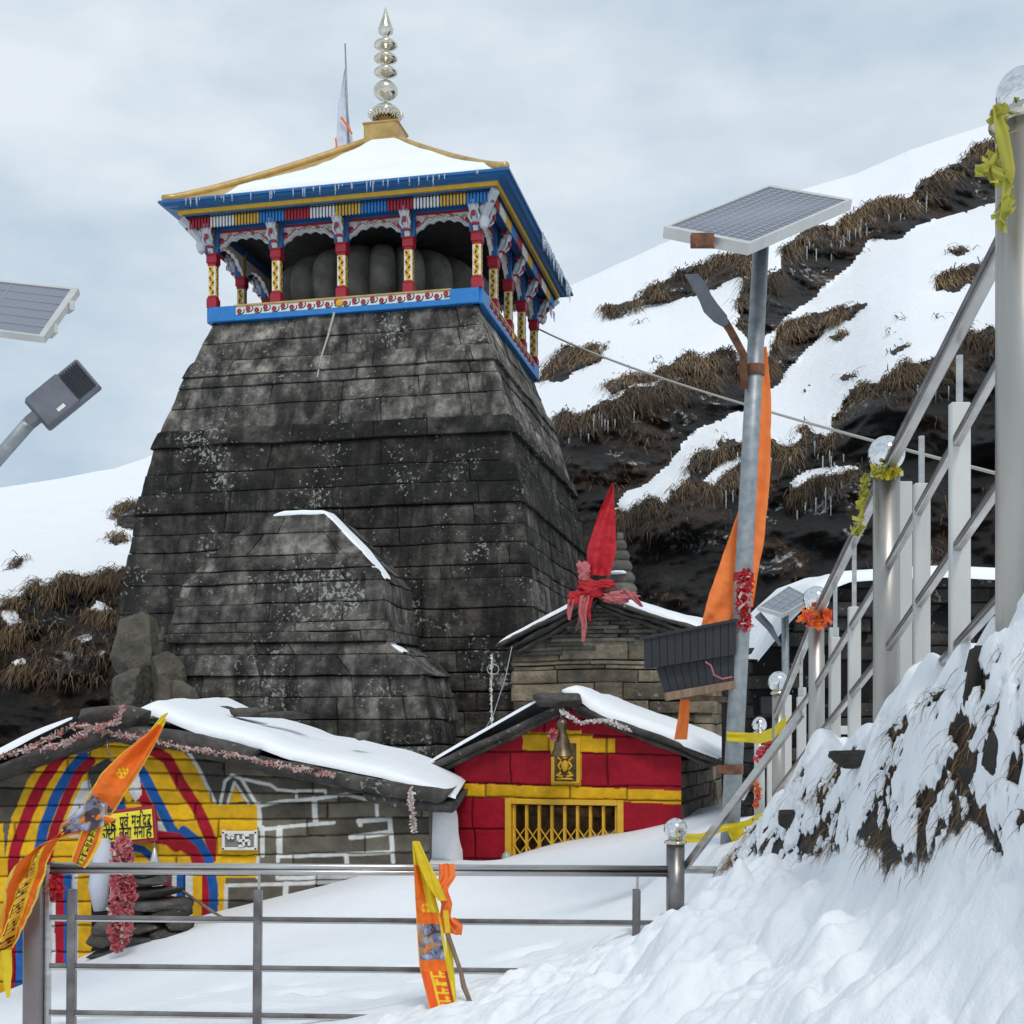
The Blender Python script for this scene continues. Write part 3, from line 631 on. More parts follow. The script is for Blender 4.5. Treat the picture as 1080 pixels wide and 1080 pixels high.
def course_ring(st, fr, prof, zs, faces, bl=(.7, 2.1), offs=None, toneF=None, jit=.02, nu=8, nv=4):
    """prof(z) -> (u0,u1,v0,v1) ; faces: 'f' front 'r' right 'l' left"""
    R = st.R
    for ci, (z0, z1) in enumerate(zip(zs[:-1], zs[1:])):
        a0 = prof(z0); a1 = prof(z1); o_c = (offs(z0) if offs else 0)+R.uniform(-.4, 1)*jit
        for fc in faces:
            if fc == 'f': ends0 = (a0[0], a0[1]); ends1 = (a1[0], a1[1]); P = lambda t, z, a: fr.p(a[0]+(a[1]-a[0])*t, a[2], z); nrm = -fr.b; Ln = a0[1]-a0[0]
            elif fc == 'r': P = lambda t, z, a: fr.p(a[1], a[2]+(a[3]-a[2])*t, z); nrm = fr.r; Ln = a0[3]-a0[2]
            else: P = lambda t, z, a: fr.p(a[0], a[3]+(a[2]-a[3])*t, z); nrm = -fr.r; Ln = a0[3]-a0[2]
            cuts = [0.]; 
            while cuts[-1] < 1:
                cuts.append(cuts[-1]+R.uniform(*bl)/Ln)
            cuts[-1] = 1.
            if len(cuts) > 2 and cuts[-1]-cuts[-2] < .25/Ln: cuts.pop(-2)
            for t0, t1 in zip(cuts[:-1], cuts[1:]):
                off = o_c+R.uniform(-1, 1)*jit*.7; g = .006/Ln
                tn = np.array(tone(R)); 
                if toneF: tn = tn*toneF(fc, (t0+t1)/2, z0, R)
                zj0 = z0+R.uniform(0, .012); zj1 = z1-R.uniform(0, .014)
                wv = .015*math.sin(t0*9+ci)
                st.patch(P(t0+g, zj0, a0), P(t1-g, zj0, a0), P(t1-g, zj1, a1), P(t0+g, zj1, a1), nrm, off, tn, nu=nu, nv=nv, tilt=R.uniform(-.006, .008))
TH = 12.4
C0 = np.array([-2.24, 22.69, 0.])
TF = Frame(C0, TH)
temple = thing('stone_temple', 'tall dark stone temple tower with a painted canopy under a snowy roof and brass finial', 'temple', (C0[0], C0[1], -2.4))
hz = [-3, -1, 1.5, 2.37, 3.51, 4.5, 4.72, 4.74, 5.3, 5.7, 5.72, 6.0, 6.4, 6.68]
hh = [3.62, 3.52, 3.36, 3.27, 3.10, 2.93, 2.90, 2.86, 2.70, 2.58, 2.54, 2.46, 2.33, 2.22]
def tprof(z): h = float(np.interp(z, hz, hh)); return (-h, h, -h, h)
zs = [-2.6]; R_ = np.random.RandomState(3)
while zs[-1] < 6.4: zs.append(zs[-1]+R_.choice([.2, .28, .33, .38, .44]))
zs[-1] = 6.66
def toff(z):
    o = 0
    for zc, a_, w_ in ((4.55, .06, .16), (5.68, .045, .14), (3.35, .045, .13), (6.1, .04, .12), (1.6, .03, .12)):
        if abs(z-zc) < w_: o = a_
    return o
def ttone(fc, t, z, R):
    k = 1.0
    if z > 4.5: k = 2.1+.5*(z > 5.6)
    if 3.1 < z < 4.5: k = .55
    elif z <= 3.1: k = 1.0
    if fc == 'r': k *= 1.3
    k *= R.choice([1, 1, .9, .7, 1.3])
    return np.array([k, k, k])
st = Stones(5); course_ring(st, TF, tprof, zs, 'frl', toneF=ttone, offs=toff, jit=.015, nu=12, nv=5)
mb = MB(); st.flush(mb, .05, 3.4)
def core(mb, fr, prof, zs, inset, col=(.3, .3, .3)):
    V = []; F = []
    for z in zs:
        a_ = prof(z); i = inset
        for (u, v) in ((a_[0]+i, a_[2]+i), (a_[1]-i, a_[2]+i), (a_[1]-i, a_[3]-i), (a_[0]+i, a_[3]-i)): V.append(fr.p(u, v, z))
    for k in range(len(zs)-1):
        for j in range(4): F.append((k*4+j, k*4+(j+1) % 4, (k+1)*4+(j+1) % 4, (k+1)*4+j))
    F.append([0, 1, 2, 3][::-1]); F.append([len(V)-4, len(V)-3, len(V)-2, len(V)-1]); mb.add(V, F, 0, col)
core(mb, TF, lambda z: (tprof(z)[0], tprof(z)[1], tprof(z)[2], tprof(z)[3]), [-2.6, 0, 2, 4, 5.5, 6.62], .09)
wall = mb.build('stone_wall', M['tower'], temple, smooth=True)
# porch block in front of the tower
pc_u = -1.13
PZ = [-2.6, .13, .95, 1.0, 1.28, 1.33, 1.93, 2.0, 2.30, 2.34, 2.62, 2.66, 2.9]
PL = [-1.3, -1.2, -1.13, -1.08, -1.08, -1.10, -1.02, -.98, -.74, -.70, -.36, -.30, .0]   # left edge
PR = [2.75, 2.58, 2.40, 1.98, 1.93, 1.92, 1.86, 1.82, 1.55, 1.50, 1.20, 1.14, .90]     # right edge
PVf = [-6.25, -6.15, -6.0, -5.95, -5.93, -5.9, -5.75, -5.74, -5.6, -5.6, -5.5, -5.48, -5.4]
def pprof(z):
    i = np.interp(z, PZ, PL); j = np.interp(z, PZ, PR); k = np.interp(z, PZ, PVf); return (float(i), float(j), float(k), float(k)+1.3)
zs2 = [-2.6, -2.2, -1.85, -1.5, -1.15, -.8, -.5, -.2, .12, .42, .70, .98, 1.14, 1.28, 1.42, 1.68, 1.96, 2.14, 2.34, 2.64, 2.9]
def poff(z): return .06 if abs(z-1.14) < .05 or abs(z-.7) < .03 else (.04 if abs(z-1.28) < .03 else 0)
def ptone(fc, t, z, R):
    k = 1.75*R.choice([1, .78, 1.2]); 
    
    return np.array([k, k, k])
st = Stones(8); course_ring(st, TF, pprof, zs2, 'frl', bl=(.5, 1.5), offs=poff, toneF=ptone, jit=.018, nu=12, nv=5)
course_ring(st, TF, lambda z: (-.6, 1.35 if z < 2 else 1.0, -4.8, -2.9), zs2[:-3], 'rl', bl=(.5, 1.5), toneF=ptone, jit=.018)
# tops of the steps, seen where the side retreats
for z in zs2[8:]:
    a_ = pprof(z-.01)
    st.patch(TF.p(a_[0]+.03, a_[2]+.04, z-.01), TF.p(a_[1]-.03, a_[2]+.04, z-.01), TF.p(a_[1]-.03, a_[3], z-.01), TF.p(a_[0]+.03, a_[3], z-.01), np.array([0, 0, 1.]), -.01, (.9, .9, .9), nu=6, nv=6)
mb = MB(); st.flush(mb, .055, 3.2, 15); core(mb, TF, pprof, zs2, .1)
porch = mb.build('porch_wall', M['tower'], temple, smooth=True)
def snow_patch(mb, pts_a, pts_b, T, nv=7, seed=1, rag=.03, under=.02):
    """snow lying between two edge polylines (3D), rounded, thickness T"""
    A = np.array(pts_a, float); B = np.array(pts_b, float); k = 10
    def rs(P):
        d = np.r_[0, np.cumsum(np.linalg.norm(np.diff(P, axis=0), axis=1))]; n = max(12, int(d[-1]/.05)); return P, d, n
    _, da, na = rs(A); _, db, nb = rs(B); n = min(max(na, nb), 140); t = np.linspace(0, 1, n)
    A = np.stack([np.interp(t*da[-1], da, A[:, i]) for i in range(3)], 1); B = np.stack([np.interp(t*db[-1], db, B[:, i]) for i in range(3)], 1)
    s_ = np.r_[0, 0, .03, .09, np.linspace(.09, .91, nv+2)[1:-1], .91, .97, 1, 1]
    h = np.r_[-under, .35, .72, .95, np.ones(nv), .95, .72, .35, -under]; V = np.zeros((n, len(s_), 3))
    e1 = fbm(A+5, 2.2, 3, seed)[:, None]*rag*2; e2 = fbm(B+9, 2.2, 3, seed+3)[:, None]*rag*2; dr = B-A; dn = dr/(np.linalg.norm(dr, axis=1)[:, None]+1e-9)
    A = A-dn*e1; B = B+dn*e2; end = np.clip(np.minimum(t/.07, (1-t)/.25), 0, 1)**.6
    for j, (s, hk) in enumerate(zip(s_, h)):
        p = A*(1-s)+B*s; hh_ = hk*T if hk > 0 else hk
        p = p.copy(); p[:, 2] += (hh_*end*(1+fbm(p, 1.2, 3, seed+7)*.9) if hk > 0 else hh_); V[:, j] = p
    mb.grid(V.reshape(-1, 3), n, len(s_), 0)
mb = MB()
def pe(z, du, dv): q_ = pprof(z); return TF.p(q_[1]+du, q_[2]+dv, z+.035)
snow_patch(mb, [TF.p(.15, -5.36, 2.93), TF.p(.55, -5.36, 2.94), pe(2.88, -.04, .02), pe(2.64, -.04, .03), pe(2.34, -.05, .05), pe(2.0, -.05, .05), pe(1.96, 0, .1)],
           [TF.p(.15, -5.0, 2.93), TF.p(.55, -5.0, 2.94), pe(2.88, .0, .35), pe(2.64, .0, .35), pe(2.34, .0, .35), pe(2.0, .0, .35), pe(1.96, .0, .3)], .05, 5, 4, .03)
snow_patch(mb, [pe(1.2, -.02, .05), pe(1.05, -.02, .05), pe(.98, .0, .1)], [pe(1.2, .0, .3), pe(1.05, .02, .3), pe(.98, .02, .3)], .03, 3, 4, .02)
mb.build('snow_cap', M['snow'], porch, smooth=True)

# ---- canopy: sill beam, columns, brackets, arches, fringe, eave, roof, finial
HB = 2.26; zr0, zr1 = 6.66, 6.90
SIDES = [Frame(C0, TH), Frame(C0, TH-90), Frame(C0, TH+90), Frame(C0, TH+180)]   # front, right, left, back (each looks outwards along -v)
canopy = MB()
for f in SIDES:
    canopy.box(f.p(0, -HB+.02, zr0+.045), (2*HB+.02, .16, .09), np.array([f.r, f.b, [0, 0, 1]]).T, 0, .006)
    for sg in (-1, 1): canopy.box(f.p(sg*(HB-.22), -HB, (zr0+zr1)/2+.004), (.47, .13, .24), np.array([f.r, f.b, [0, 0, 1]]).T, 0, .008)
sill = canopy.build('sill_beam', M['bright_blue'], temple)
for f in SIDES:                                    # white frieze with red flowers along the sill, pale rim on top
    m = MB(); RT = np.array([f.r, f.b, [0, 0, 1]]).T
    m.box(f.p(0, -HB+.01, zr0+.165), (2*HB-.86, .10, .145), RT, 0, .004)
    m.box(f.p(0, -HB+.005, zr1+.003), (2*HB-.86, .13, .03), RT, 1, .004)
    n = 24
    for i in range(n):
        u = -HB+.52+(2*HB-1.04)*i/(n-1); z = zr0+.165+(.018 if i % 2 else -.012)
        for k in range(6):
            a_ = 2*math.pi*k/6; m.box(f.p(u+.026*math.cos(a_), -HB-.046, z+.026*math.sin(a_)), (.030, .02, .030), RT, 2, .006)
        m.tube([f.p(u+.085*math.cos(t), -HB-.044, z+.055*math.sin(t)) for t in np.linspace(-1.9, .5, 8)], .008, 5, 3)
    m.lathe([(0, -.02), (.062, -.02), (.066, .0), (.05, .022), (0, .024)], f.p(-.02, -HB-.05, zr0+.16), 14, 4, axis=np.array([f.r, [0, 0, 1], -f.b]).T)
    m.build('carved_frieze', [M['white'], M['gold'], M['red'], M['dark'], M['yellow']], temple)
def make_column(parent, f, u, v):
    RT = np.array([f.r, f.b, [0, 0, 1]]).T; z0, z1 = zr1, 8.2
    m = MB(); m.box(f.p(u, v, (z0+z1)/2), (.10, .10, z1-z0), RT, 0, .008); col = m.build('column', M['yellow'], parent)
    for nm, lst in (('column_base', ((z0, z0+.165, .175), (z0+.16, z0+.2, .15))), ('capital', ((7.59, 7.635, .15), (7.63, 7.765, .18), (7.76, 7.80, .205)))):
        m = MB()
        for (za, zb, w) in lst: m.box(f.p(u, v, (za+zb)/2), (w, w, zb-za), RT, 0, .012)
        m.build(nm, M['red'], col)
    m = MB(); zc0, zc1 = z0+.2, 7.59
    m.box(f.p(u, v, (zc0+zc1)/2), (.132, .132, zc1-zc0), RT, 0, .008)
    for (dx, dy) in ((0, -1), (1, 0), (-1, 0), (0, 1)):
        for k in range(6):
            z = zc0+.05+(zc1-zc0-.1)*k/5
            c = f.p(u+dx*.069+(.01*(-1)**k if dx == 0 else 0), v+dy*.069+(.01*(-1)**k if dy == 0 else 0), z)
            sz = (.072, .008, .10) if dx == 0 else (.008, .072, .10); m.box(c, sz, RT, 1, .003)
            sz = (.026, .014, .05) if dx == 0 else (.014, .026, .05)
            m.box(c+f.r*.012*(dx == 0)*(-1)**k, sz, RT@np.array(Matrix.Rotation(.6*(-1)**k, 3, 'Y' if dx == 0 else 'X')), 2, .003)
    m.build('flower_panel', [M['white'], M['yellow'], M['dark']], col)
    return col
def make_bracket(parent, f, u):
    # figure-like silver bracket leaning from the column head out to the eave
    m = MB(); RT = np.array([f.r, f.b, [0, 0, 1]]).T
    m.beam(f.p(u, -HB-.03, 7.80), f.p(u, -HB-.26, 8.20), .10, .09, 0, .01, up=f.r)
    m.box(f.p(u+.09, -HB-.005, 8.02), (.06, .10, .46), RT, 2, .006)
    m.box(f.p(u-.09, -HB-.005, 8.02), (.05, .09, .46), RT, 2, .006)
    prof = [(0, -.24), (.045, -.2), (.075, -.13), (.05, -.05), (.065, .02), (.085, .10), (.055, .17), (.07, .21), (.04, .25), (0, .26)]
    ax = np.array(f.b)*-.45+np.array([0, 0, .9]); ax /= np.linalg.norm(ax); y = np.cross(ax, f.r)
    m.lathe([(r_*.8, z_*.8) for r_, z_ in prof], f.p(u, -HB-.11, 7.98), 10, 0, axis=np.array([f.r, y, ax]).T)
    for s_ in (-1, 1):
        m.tube([f.p(u+s_*.03, -HB-.12, 7.86), f.p(u+s_*.08, -HB-.20, 7.95), f.p(u+s_*.05, -HB-.21, 8.04), f.p(u+s_*.07, -HB-.24, 8.12), f.p(u+s_*.03, -HB-.27, 8.18)], [.016, .022, .02, .022, .012], 7, 0)
    m.box(f.p(u, -HB-.14, 8.17), (.11, .10, .05), RT, 1, .012); m.box(f.p(u, -HB-.11, 7.87), (.11, .1, .04), RT, 1, .01)
    m.box(f.p(u, -HB-.24, 7.99), (.05, .05, .09), RT, 1, .014)
    return m.build('bracket', [M['silver'], M['red'], M['blue']], parent, smooth=False)
def make_arch(parent, f, ua, ub):
    m = MB(); w = ub-ua; n = 36; zt = 8.13; zb = 7.76
    bot = []
    for i in range(n+1):
        t = i/n; xx = 2*t-1; base = .25*(1-abs(xx)**2.6); sc = .035*abs(math.sin(t*math.pi*6)); bot.append((ua+w*t, zb+base-.0+sc if 0 < i < n else zb))
    tf = [(ua+w*i/n, zt) for i in range(n+1)]; V = []
    for d in (-HB+.03, -HB+.085):
        V += [f.p(u, d, z) for u, z in bot]+[f.p(u, d, z) for u, z in tf]
    q = 2*(n+1); F = [(i, i+1, n+2+i, n+1+i) for i in range(n)]+[(q+i, q+n+1+i, q+n+2+i, q+i+1) for i in range(n)]+[(i, q+i, q+i+1, i+1) for i in range(n)]
    m.add(V, F, 0)
    m.tube([f.p(u, -HB+.022, z+.018) for u, z in bot[1:-1]], .013, 6, 1)
    m.tube([f.p(u, -HB+.024, z+.075) for u, z in bot[2:-2]], .009, 6, 3)
    R = random.Random(int(ua*100)); 
    for k in range(15):                            # carved curls in the spandrels
        t = (k+.5)/15; x = ua+w*t; zb_ = np.interp(x, [p[0] for p in bot], [p[1] for p in bot])
        zc = min(zt-.045, zb_+.11+.03*R.random()); r = .036
        m.tube([f.p(x+r*(1-j*.1)*math.cos(a_), -HB+.022, zc+r*(1-j*.1)*math.sin(a_)) for j, a_ in enumerate(np.linspace(0, 5.2, 8))], .0085, 5, (0, 2)[k % 3 == 0])
    for s_ in (ua+.10, ub-.10): m.lathe([(0, -.01), (.045, -.01), (.05, .012), (0, .03)], f.p(s_, -HB+.025, 8.0), 10, 3, axis=np.array([f.r, [0, 0, 1], -f.b]).T)
    m.box(f.p((ua+ub)/2, -HB+.04, zt+.012), (w, .1, .028), np.array([f.r, f.b, [0, 0, 1]]).T, 3, .004)
    m.box(f.p((ua+ub)/2, -HB+.04, zt+.085), (w, .12, .12), np.array([f.r, f.b, [0, 0, 1]]).T, 4, .004)
    return m.build('carved_arch', [M['white'], M['silver'], M['gold'], M['red'], M['blue']], parent)
US = np.linspace(-HB+.03, HB-.03, 5)
for f in SIDES:
    for i, u in enumerate(US):
        if i < 4: make_column(temple, f, u, -HB+.03)
        make_bracket(temple, f, u)
        if i < 4: make_arch(temple, f, u+.05, US[i+1]-.05)
for f in SIDES:                                    # corner figures on the diagonal
    g = Frame(C0, 0); g.r = (f.r+f.b)/math.sqrt(2); g.b = (f.b-f.r)/math.sqrt(2)
    m = MB(); k = HB*math.sqrt(2)
    m.lathe([(0, -.25), (.06, -.2), (.09, -.1), (.06, 0), (.10, .1), (.06, .2), (0, .26)], g.p(0, -k-.16, 8.0), 10, 0, axis=np.array([g.r, np.cross([0, 0, 1], g.r), [0, 0, 1]]).T)
    m.beam(g.p(0, -k, 7.85), g.p(0, -k-.5, 8.27), .12, .1, 0, .01); m.box(g.p(0, -k-.3, 8.2), (.14, .14, .07), None, 1, .01)
    m.build('bracket', [M['silver'], M['red']], temple)
# fringe of painted slats
HF = 2.56; FZ0, FZ1 = 8.12, 8.30
for f in SIDES:
    groups = 12; gw = 2*HF/groups
    for g_ in range(groups):
        u0 = -HF+g_*gw; ci = g_ % 4; m = MB(); ns = 8
        for k in range(ns):
            u = u0+gw*(k+.5)/ns; zz0 = FZ0+.0*k
            m.box(f.p(u, -HF, (zz0+FZ1)/2), (gw/ns*.62, .022, FZ1-zz0), np.array([f.r, f.b, [0, 0, 1]]).T, 0, .004)
            m.lathe([(0, -.012), (.014, -.006), (.014, .006), (0, .012)], f.p(u, -HF, zz0-.008), 7, 0)
        m.box(f.p(u0+gw/2, -HF+.03, (FZ0+FZ1)/2), (gw, .014, FZ1-FZ0-.03), np.array([f.r, f.b, [0, 0, 1]]).T, 1, 0)
        m.build('slat_fringe', [M[('red', 'white', 'yellow', 'bright_blue')[ci]], M[('red', 'blue', 'blue', 'blue')[ci]]], temple)
# eave: stepped boards
m = MB(); 
def ring(m, h0, z0, h1, z1, mi):
    V = []; F = []
    for (h, z) in ((h0, z0), (h1, z1)):
        for (a_, b_) in ((-1, -1), (1, -1), (1, 1), (-1, 1)): V.append(TF.p(a_*h, b_*h, z))
    for j in range(4): F.append((j, (j+1) % 4, 4+(j+1) % 4, 4+j))
    m.add(V, F, mi)
HE = 2.88
for (h0, z0, h1, z1, mi) in ((2.2, 8.295, 2.60, 8.30, 0), (2.60, 8.30, 2.60, 8.325, 0), (2.60, 8.325, 2.645, 8.325, 1), (2.645, 8.325, 2.655, 8.385, 1), (2.655, 8.385, 2.70, 8.385, 0), (2.70, 8.385, 2.74, 8.40, 0), (2.74, 8.40, 2.80, 8.40, 0),
                             (2.80, 8.40, 2.84, 8.43, 0), (2.84, 8.43, HE, 8.435, 0), (HE, 8.435, HE, 8.475, 0), (HE, 8.475, HE-.06, 8.50, 0)): ring(m, h0, z0, h1, z1, mi)
m.build('eave', [M['blue'], M['yellow']], temple)
m = MB()                                           # underside boarding and ceiling
ring(m, .02, 8.27, 2.62, 8.27, 0); m.build('ceiling', noise_col(mat('shaded_wood', rough=.9), [(.3, (.010, .009, .009)), (.7, (.035, .03, .028))], scale=4), temple)  # ceiling wood coloured darker to hold the shade inside the canopy
m = MB(); ring(m, 2.33, 8.265, 2.54, 8.265, 0); m.build('soffit', M['blue'], temple)
# roof
def rz(t): return 8.49+(10.30-8.49)*(t**1.12)       # t 0 eave .. 1 top ; slightly hollow
nr_ = 16; m = MB(); V = []
for f in SIDES:
    V = []
    for i in range(nr_+1):
        t = i/nr_; h = (HE-.05)*(1-t)+.28*t
        for j in range(9): V.append(f.p(-h+2*h*j/8, -h, rz(t)))
    m.grid(V, nr_+1, 9)
roof = m.build('roof', M['gold'], temple, smooth=False)
for f in SIDES:                                     # hip ridges
    m = MB(); m.tube([f.p(-((HE-.06)*(1-t)+.28*t), -((HE-.06)*(1-t)+.28*t), rz(t)+.03) for t in np.linspace(0, 1, 20)], .065, 8, 0); m.build('hip_ridge', M['gold'], roof, smooth=True)
def roof_snow(f, seed, bare):
    n, k = 60, 46; V = np.zeros((n, k, 3)); m = MB()
    for i in range(n):
        t = -.006+.98*i/(n-1); h = (HE-.05)*(1-t)+.28*t
        for j in range(k):
            s_ = 2*j/(k-1)-1; lim = (h-.16)*(1-.0); 
            u = s_*lim
            if s_ < 0: u = s_*(lim-bare*.55*max(0, (1-t))*0)-0
            V[i, j] = f.p(u, -h, rz(t))
    P = V.reshape(-1, 3); tt = np.repeat(np.linspace(0, 1, n), k); ss = np.tile(np.linspace(-1, 1, k), n)
    ed = np.minimum(np.minimum(tt/.05, (1-np.abs(ss))/.04), (1-tt)/.06); ed = np.clip(ed, 0, 1)**.5
    up = np.array([0, 0, 1.])*.85-f.b*.4; th = (.115+fbm(P, .8, 3, seed)*.10)
    hole = sstep(.10, .2, ss+.98-tt*.5-.25*bare*(1+fbm(P, 1.5, 3, seed+2)*1.4)) if bare else 1.
    th = th*ed*hole-.02*(1-ed)-.05*(1-hole)
    m.grid(P+th[:, None]*up, n, k); return m.build('snow_cover', M['snow'], roof, smooth=True)
for i, f in enumerate(SIDES): roof_snow(f, 50+i, .55 if i in (0, 1) else 0)
m = MB()
for f, rg, cnt in ((SIDES[0], (-2.5, 2.5), 40), (SIDES[1], (-.3, 2.6), 60)):
    for _ in range(cnt):
        u = random.uniform(*rg); l_ = random.uniform(.05, .2)*(1.6 if f is SIDES[1] else 1); c = f.p(u, -HE-.01, 8.47); m.tube([c, c-[0, 0, l_*.6], c-[0, 0, l_]], [.014, .009, .002], 5)
for _ in range(12):
    c = SIDES[1].p(random.uniform(2.1, 2.6), -HF, 8.03); l_ = random.uniform(.08, .2); m.tube([c, c-[0, 0, l_]], [.014, .003], 5)
tag(m.build('icicle_row', M['ice'], temple, smooth=True), kind='stuff')
# ribbed stone inside the canopy
m = MB(); nseg, nz = 264, 22; V = []
for i in range(nz+1):
    t = i/nz; z = 6.62+1.62*t; r0 = 2.02*(1-abs(2*t-1)**2.6)**.42*.98+.02
    for j in range(nseg):
        a_ = 2*math.pi*j/nseg; rib = 1-.20*(1-abs(math.sin(a_*11))**.55); r = r0*rib if 0 < i < nz else r0*.6; V.append(TF.p(r*math.cos(a_), r*math.sin(a_), z))
F = [(i*nseg+j, i*nseg+(j+1) % nseg, (i+1)*nseg+(j+1) % nseg, (i+1)*nseg+j) for i in range(nz) for j in range(nseg)]
m.add(V, F); m.lathe([(0, 6.6), (2.05, 6.6), (2.08, 6.8), (2.0, 6.98), (1.8, 7.02), (0, 7.02)], (C0[0], C0[1], 0), 64, 0)
m.build('ribbed_stone', M['innerstone'], temple, smooth=True)
m = MB(); RT = np.array([TF.r, TF.b, [0, 0, 1]]).T
m.box(TF.p(0, 0, 10.48), (.62, .62, .36), RT, 0, .03); m.box(TF.p(0, 0, 10.30), (.74, .74, .10), RT, 0, .02); m.box(TF.p(0, 0, 10.64), (.66, .66, .04), RT, 0, .015)
m.lathe([(0, 10.62), (.22, 10.64), (.17, 10.74), (.07, 10.80), (0, 10.8)], (C0[0], C0[1], 0), 20, 0); m.build('finial_pedestal', M['gold'], temple)
def zz(py): return (HY-py)/FP*C0[1]
m = MB(); k = C0[1]/FP
pr = [(0, zz(136)), (.05, zz(136)), (.045, zz(133))]
def bulb(y0, y1, r, sh=.5, n=9):
    out = []
    for i in range(n+1):
        t = i/n; out.append((.035+(r*k-.035)*math.sin(math.pi*t)**sh, zz(y0+(y1-y0)*t)))
    return out
pr += bulb(132, 110, 16, .62)+[(.03, zz(107))]+bulb(106, 86, 13, .55)+[(.03, zz(84))]+bulb(82.5, 70.5, 12.5, 1.0)+[(.03, zz(69))]+bulb(68, 56.5, 12.5, 1.0)+[(.03, zz(55))]+bulb(54, 41.5, 12.5, 1.0)+[(.03, zz(40))]
pr += [(.06, zz(38)), (.13, zz(34)), (.135, zz(31)), (.07, zz(20)), (.02, zz(10)), (0, zz(7))]
m.lathe(pr, (C0[0], C0[1], 0), 28, 0)
for i in range(24):                                # petals of the lowest vase
    a_ = 2*math.pi*i/24; d = np.array([math.cos(a_), math.sin(a_), 0]); c = np.array([C0[0], C0[1], zz(121)])
    m.tube([c+d*.18-[0, 0, .14], c+d*.27-[0, 0, .03], c+d*.285+[0, 0, .01], c+d*.33+[0, 0, -.01]], [.01, .03, .022, .002], 6)
m.build('brass_finial', M['brass'], temple, smooth=True)
def vlathe(m, prof, p0, p1, n=16, mi=0):           # lathe along a free axis
    p0 = np.array(p0, float); d = np.array(p1, float)-p0; L_ = np.linalg.norm(d); d /= L_; x = np.cross(d, [0, 1, .1]); x /= np.linalg.norm(x); y = np.cross(d, x)
    m.lathe([(r, t*L_) for r, t in prof], p0, n, mi, axis=np.array([x, y, d]).T)
# white pennant behind the roof
fl = thing('white_flag', 'white pennant with thin orange trim on a pole behind the snowy canopy roof', 'flag', at(368, 170, 24.2))
m = MB(); m.tube([at(368, 172, 24.2), at(364, 46, 24.2)], [.022, .014], 8, 0); m.build('pole', M['galv'], fl, smooth=True)
def cloth(pts, wid, fold=.02, nf=3.0, n=50, k=14, seed=1, colf=None, wdir=(1, 0, 0), fdir=(0, 1, 0)):
    """hanging cloth: spine points (world), half-left/half-right widths along wdir"""
    P = np.array(pts, float); d = np.r_[0, np.cumsum(np.linalg.norm(np.diff(P, axis=0), axis=1))]; t = np.linspace(0, 1, n)*d[-1]
    S_ = np.stack([np.interp(t, d, P[:, i]) for i in range(3)], 1); wl = np.interp(t, d, [w[0] for w in wid]); wr = np.interp(t, d, [w[1] for w in wid])
    for _ in range(3): S_[1:-1] = (S_[:-2]+2*S_[1:-1]+S_[2:])/4; wl[1:-1] = (wl[:-2]+2*wl[1:-1]+wl[2:])/4; wr[1:-1] = (wr[:-2]+2*wr[1:-1]+wr[2:])/4
    V = np.zeros((n, k, 3)); wdir = np.array(wdir, float); wdir /= np.linalg.norm(wdir); fdir = np.array(fdir, float); C = np.ones((n, k, 3))
    for i in range(n):
        for j in range(k):
            s_ = j/(k-1); off = -wl[i]+(wl[i]+wr[i])*s_
            ti_ = i/(n-1); ff = math.sin(s_*nf*2*math.pi+ti_*3.1+seed+1.2*math.sin(ti_*5+seed))*.6+math.sin(s_*nf*5.1+ti_*5.5+seed*2)*.4
            V[i, j] = S_[i]+wdir*off+fdir*ff*fold*min(1, (wl[i]+wr[i])/.05)
            if colf: C[i, j] = colf(i/(n-1), s_)
    Vf = V.reshape(-1, 3); V = V+np.array(fdir)*((np.abs(fbm(Vf, 9., 4, seed))*1.1-.15)*fold*2.2).reshape(n, k, 1)
    return V, C
m = MB()
V, C = cloth([at(364.5, 72, 24.2), at(362, 110, 24.2), at(364, 162, 24.2)], [(.01, .02), (.10, .06), (.18, .20)], .05, 2, 40, 14, 2); m.grid(V.reshape(-1, 3), 40, 14); cl_ = m.build('cloth', M['white_cloth'], fl, smooth=True)
m = MB(); m.tube([at(360, 124, 24.12), at(366, 132, 24.1), at(371, 141, 24.1)], .022, 6); m.build('trim', M['orange_cloth'], cl_); m = MB(); m.tube([at(354, 146, 24.12), at(355, 154, 24.12), at(352, 162, 24.1)], .018, 6); m.build('trim', M['orange_cloth'], cl_)

# ------------------------------------------------------------------ facade relief helper: wall as a fine sheet with cut joints, painted by vertex colour
def relief_wall(fr, u0, u1, z0, z1, step, joints, colour, inside, seed, amp=.012, thick=.35, topf=None):
    nu = int((u1-u0)/step)+1; nz = int((z1-z0)/step)+1
    U, Z = np.meshgrid(np.linspace(u0, u1, nu), np.linspace(z0, z1, nz), indexing='ij'); u, z = U.ravel(), Z.ravel()
    if topf is not None: zt = topf(u); z = np.where(z > zt, zt, z)
    P = fr.pv(u, 0*u, z); px, py = proj(P)
    jx = px+fbm(P, 3, 2, seed+5)*5; jy = py+fbm(P, 2.2, 2, seed+6)*4+fbm(P, 14, 2, seed+8)*1.6
    d, bid = joints(jx, jy)
    rel = -.020*np.exp(-(d/.75)**2)-.003*np.exp(-(d/2.2)**2)+fbm(P, 3.2, 4, seed)*amp*2.6+(np.array([((b*7919) % 97)/97. for b in bid])-.5)*amp*1.6
    P2 = P-np.outer(rel, fr.b); c = colour(px+fbm(P, 5, 3, seed+1)*1.5, py+fbm(P, 5, 3, seed+2)*1.5, bid, P)
    dark = np.exp(-(d/.8)**2)[:, None]; c = c*(1-dark*.80)
    m = MB(); m.grid(P2, nu, nz, 0, c)
    return m
